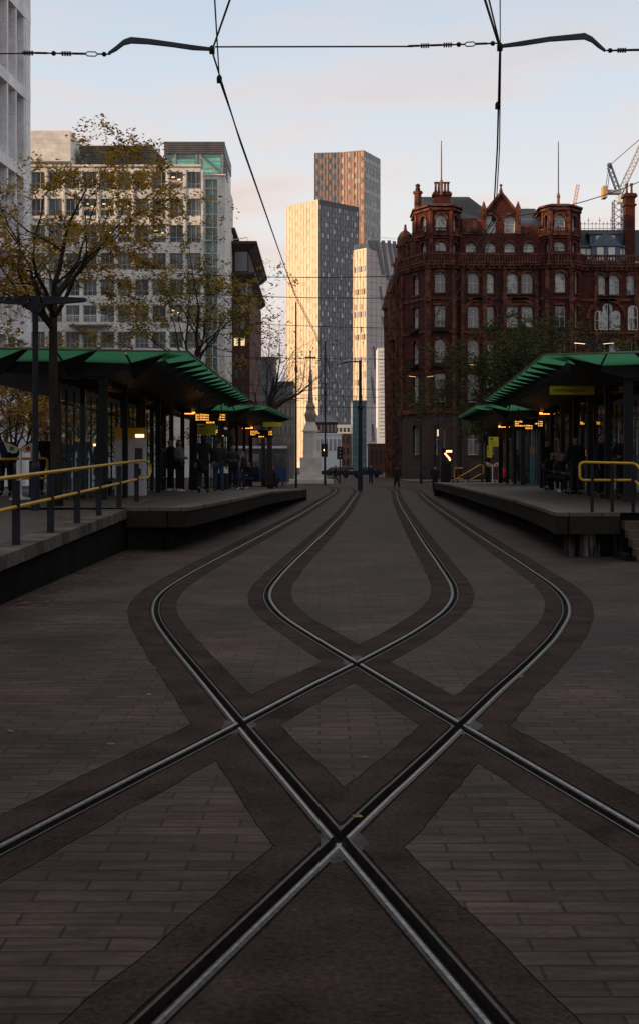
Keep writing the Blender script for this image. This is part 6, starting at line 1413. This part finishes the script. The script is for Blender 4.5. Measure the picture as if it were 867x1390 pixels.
person('person in black leaning near the grey-hooded one by the left shelter', 'phone', X(232, 43), 43, .87, -60, 1.72, BLK, BLK, HBK, shoe=SHW)
person('bulky person in black beside the big tree trunk on the left', 'stand', X(112, 40), 40, .87, 20, 1.85, BLK, BLK, HBK)
person('person in a dark coat second from the big tree trunk', 'stand_arms', X(90, 39), 39, .87, -30, 1.75, NVY, BLK, HBR, coat=True)
person('person in black between the lamp post and tree trunk at the left edge', 'phone', X(62, 38), 38, .87, 30, 1.82, BLK, NVY, HBK)
person('dark figure nearest the left edge behind the winged boards', 'stand', X(8, 37), 37, .87, 0, 1.78, NVY, BLK, HBK)
person('dark figure in front of the left glass screen beside the ticket machine', 'stand_arms', X(132, 43), 43, .87, 90, 1.75, BLK, DGR, HBK)
person('person with pale shoes sitting on the far left shelter bench', 'sit', X(339, 60), 60, .61, -50, 1.75, BLK, NVY, HBK, shoe=SHW)
person('second person with pale shoes sitting in the far left shelter', 'sit', X(347, 62), 62, .60, -60, 1.72, NVY, BLK, HBR, shoe=SHW, longh=True)
person('person standing behind the seated pair in the far left shelter', 'stand', X(331, 58), 58, .63, -90, 1.75, BLK, BLK, HBK)
person('person in dark clothes at the second left shelter post', 'stand_arms', X(316, 52), 52, .80, 10, 1.72, DGR, BLK, HBR)
person('person striding across beyond the end of the left platform', 'walk', X(371, 92), 92, 0, 90, 1.72, NVY, BLK, HBK)
person('lone person in a dark coat crossing the far tracks near the hotel', 'walk', X(538, 97), 97, 0, 160, 1.68, BLK, BLK, HBK, coat=True)
person('person in black standing beside the glowing cabinet', 'stand', X(590, 84), 84, 0, 170, 1.75, BLK, BLK, HBK)
person('person in a bright red jacket behind the far right platform', 'stand', X(682, 77), 77, .0, 160, 1.76, REDC, BLK, HBR)
person('person in olive by the white-pole stand on the right platform', 'stand_arms', X(701, 66), 66, .80, -40, 1.72, OLV, BLK, HBK, shoe=SHW)
person('person sitting low with pale shoes in the near right shelter', 'sit', X(748, 43), 43, .84, 30, 1.78, BLK, BLK, HBK, shoe=SHW)
person('person sitting next to the post in the near right shelter', 'sit', X(762, 41), 41, .84, 20, 1.72, DGR, BLK, HBR)
person('tall dark figure standing at the left end of the near right shelter', 'stand', X(742, 47), 47, .84, 40, 1.82, BLK, NVY, HBK)
person('dark figure standing behind the yellow loop rail on the right platform', 'phone', X(815, 36), 36, .84, 60, 1.76, NVY, BLK, HBK)
person('dark figure standing at the right edge behind the yellow rail', 'stand_arms', X(846, 35), 35, .84, -20, 1.74, BLK, BLK, HBR)
person('person in black in the middle of the right shelter', 'stand', X(781, 40), 40, .84, 0, 1.76, BLK, DGR, HBK)
person('distant walker in dark clothes by the railings, left of the hotel doors', 'walk', X(617, 120), 120, 0, 80, 1.74, DGR, BLK, HBK)
person('distant person right of the central mast on the far pavement', 'stand', X(503, 118), 118, 0, 0, 1.75, NVY, BLK, HBK)
person('distant person near the traffic lights beyond the memorial', 'walk', X(455, 128), 128, 0, -90, 1.72, BLK, BLK, HBK)
# pavement and kerb in front of the hotel
pv = MB(); pv.box(9, 70, 133, 151, .0, .12); o = pv.build('pavement', mat('pavement_slabs', (.085, .08, .078), (.12, .115, .11), rough=.7, scale=1.2)); tag(o, kind='structure')
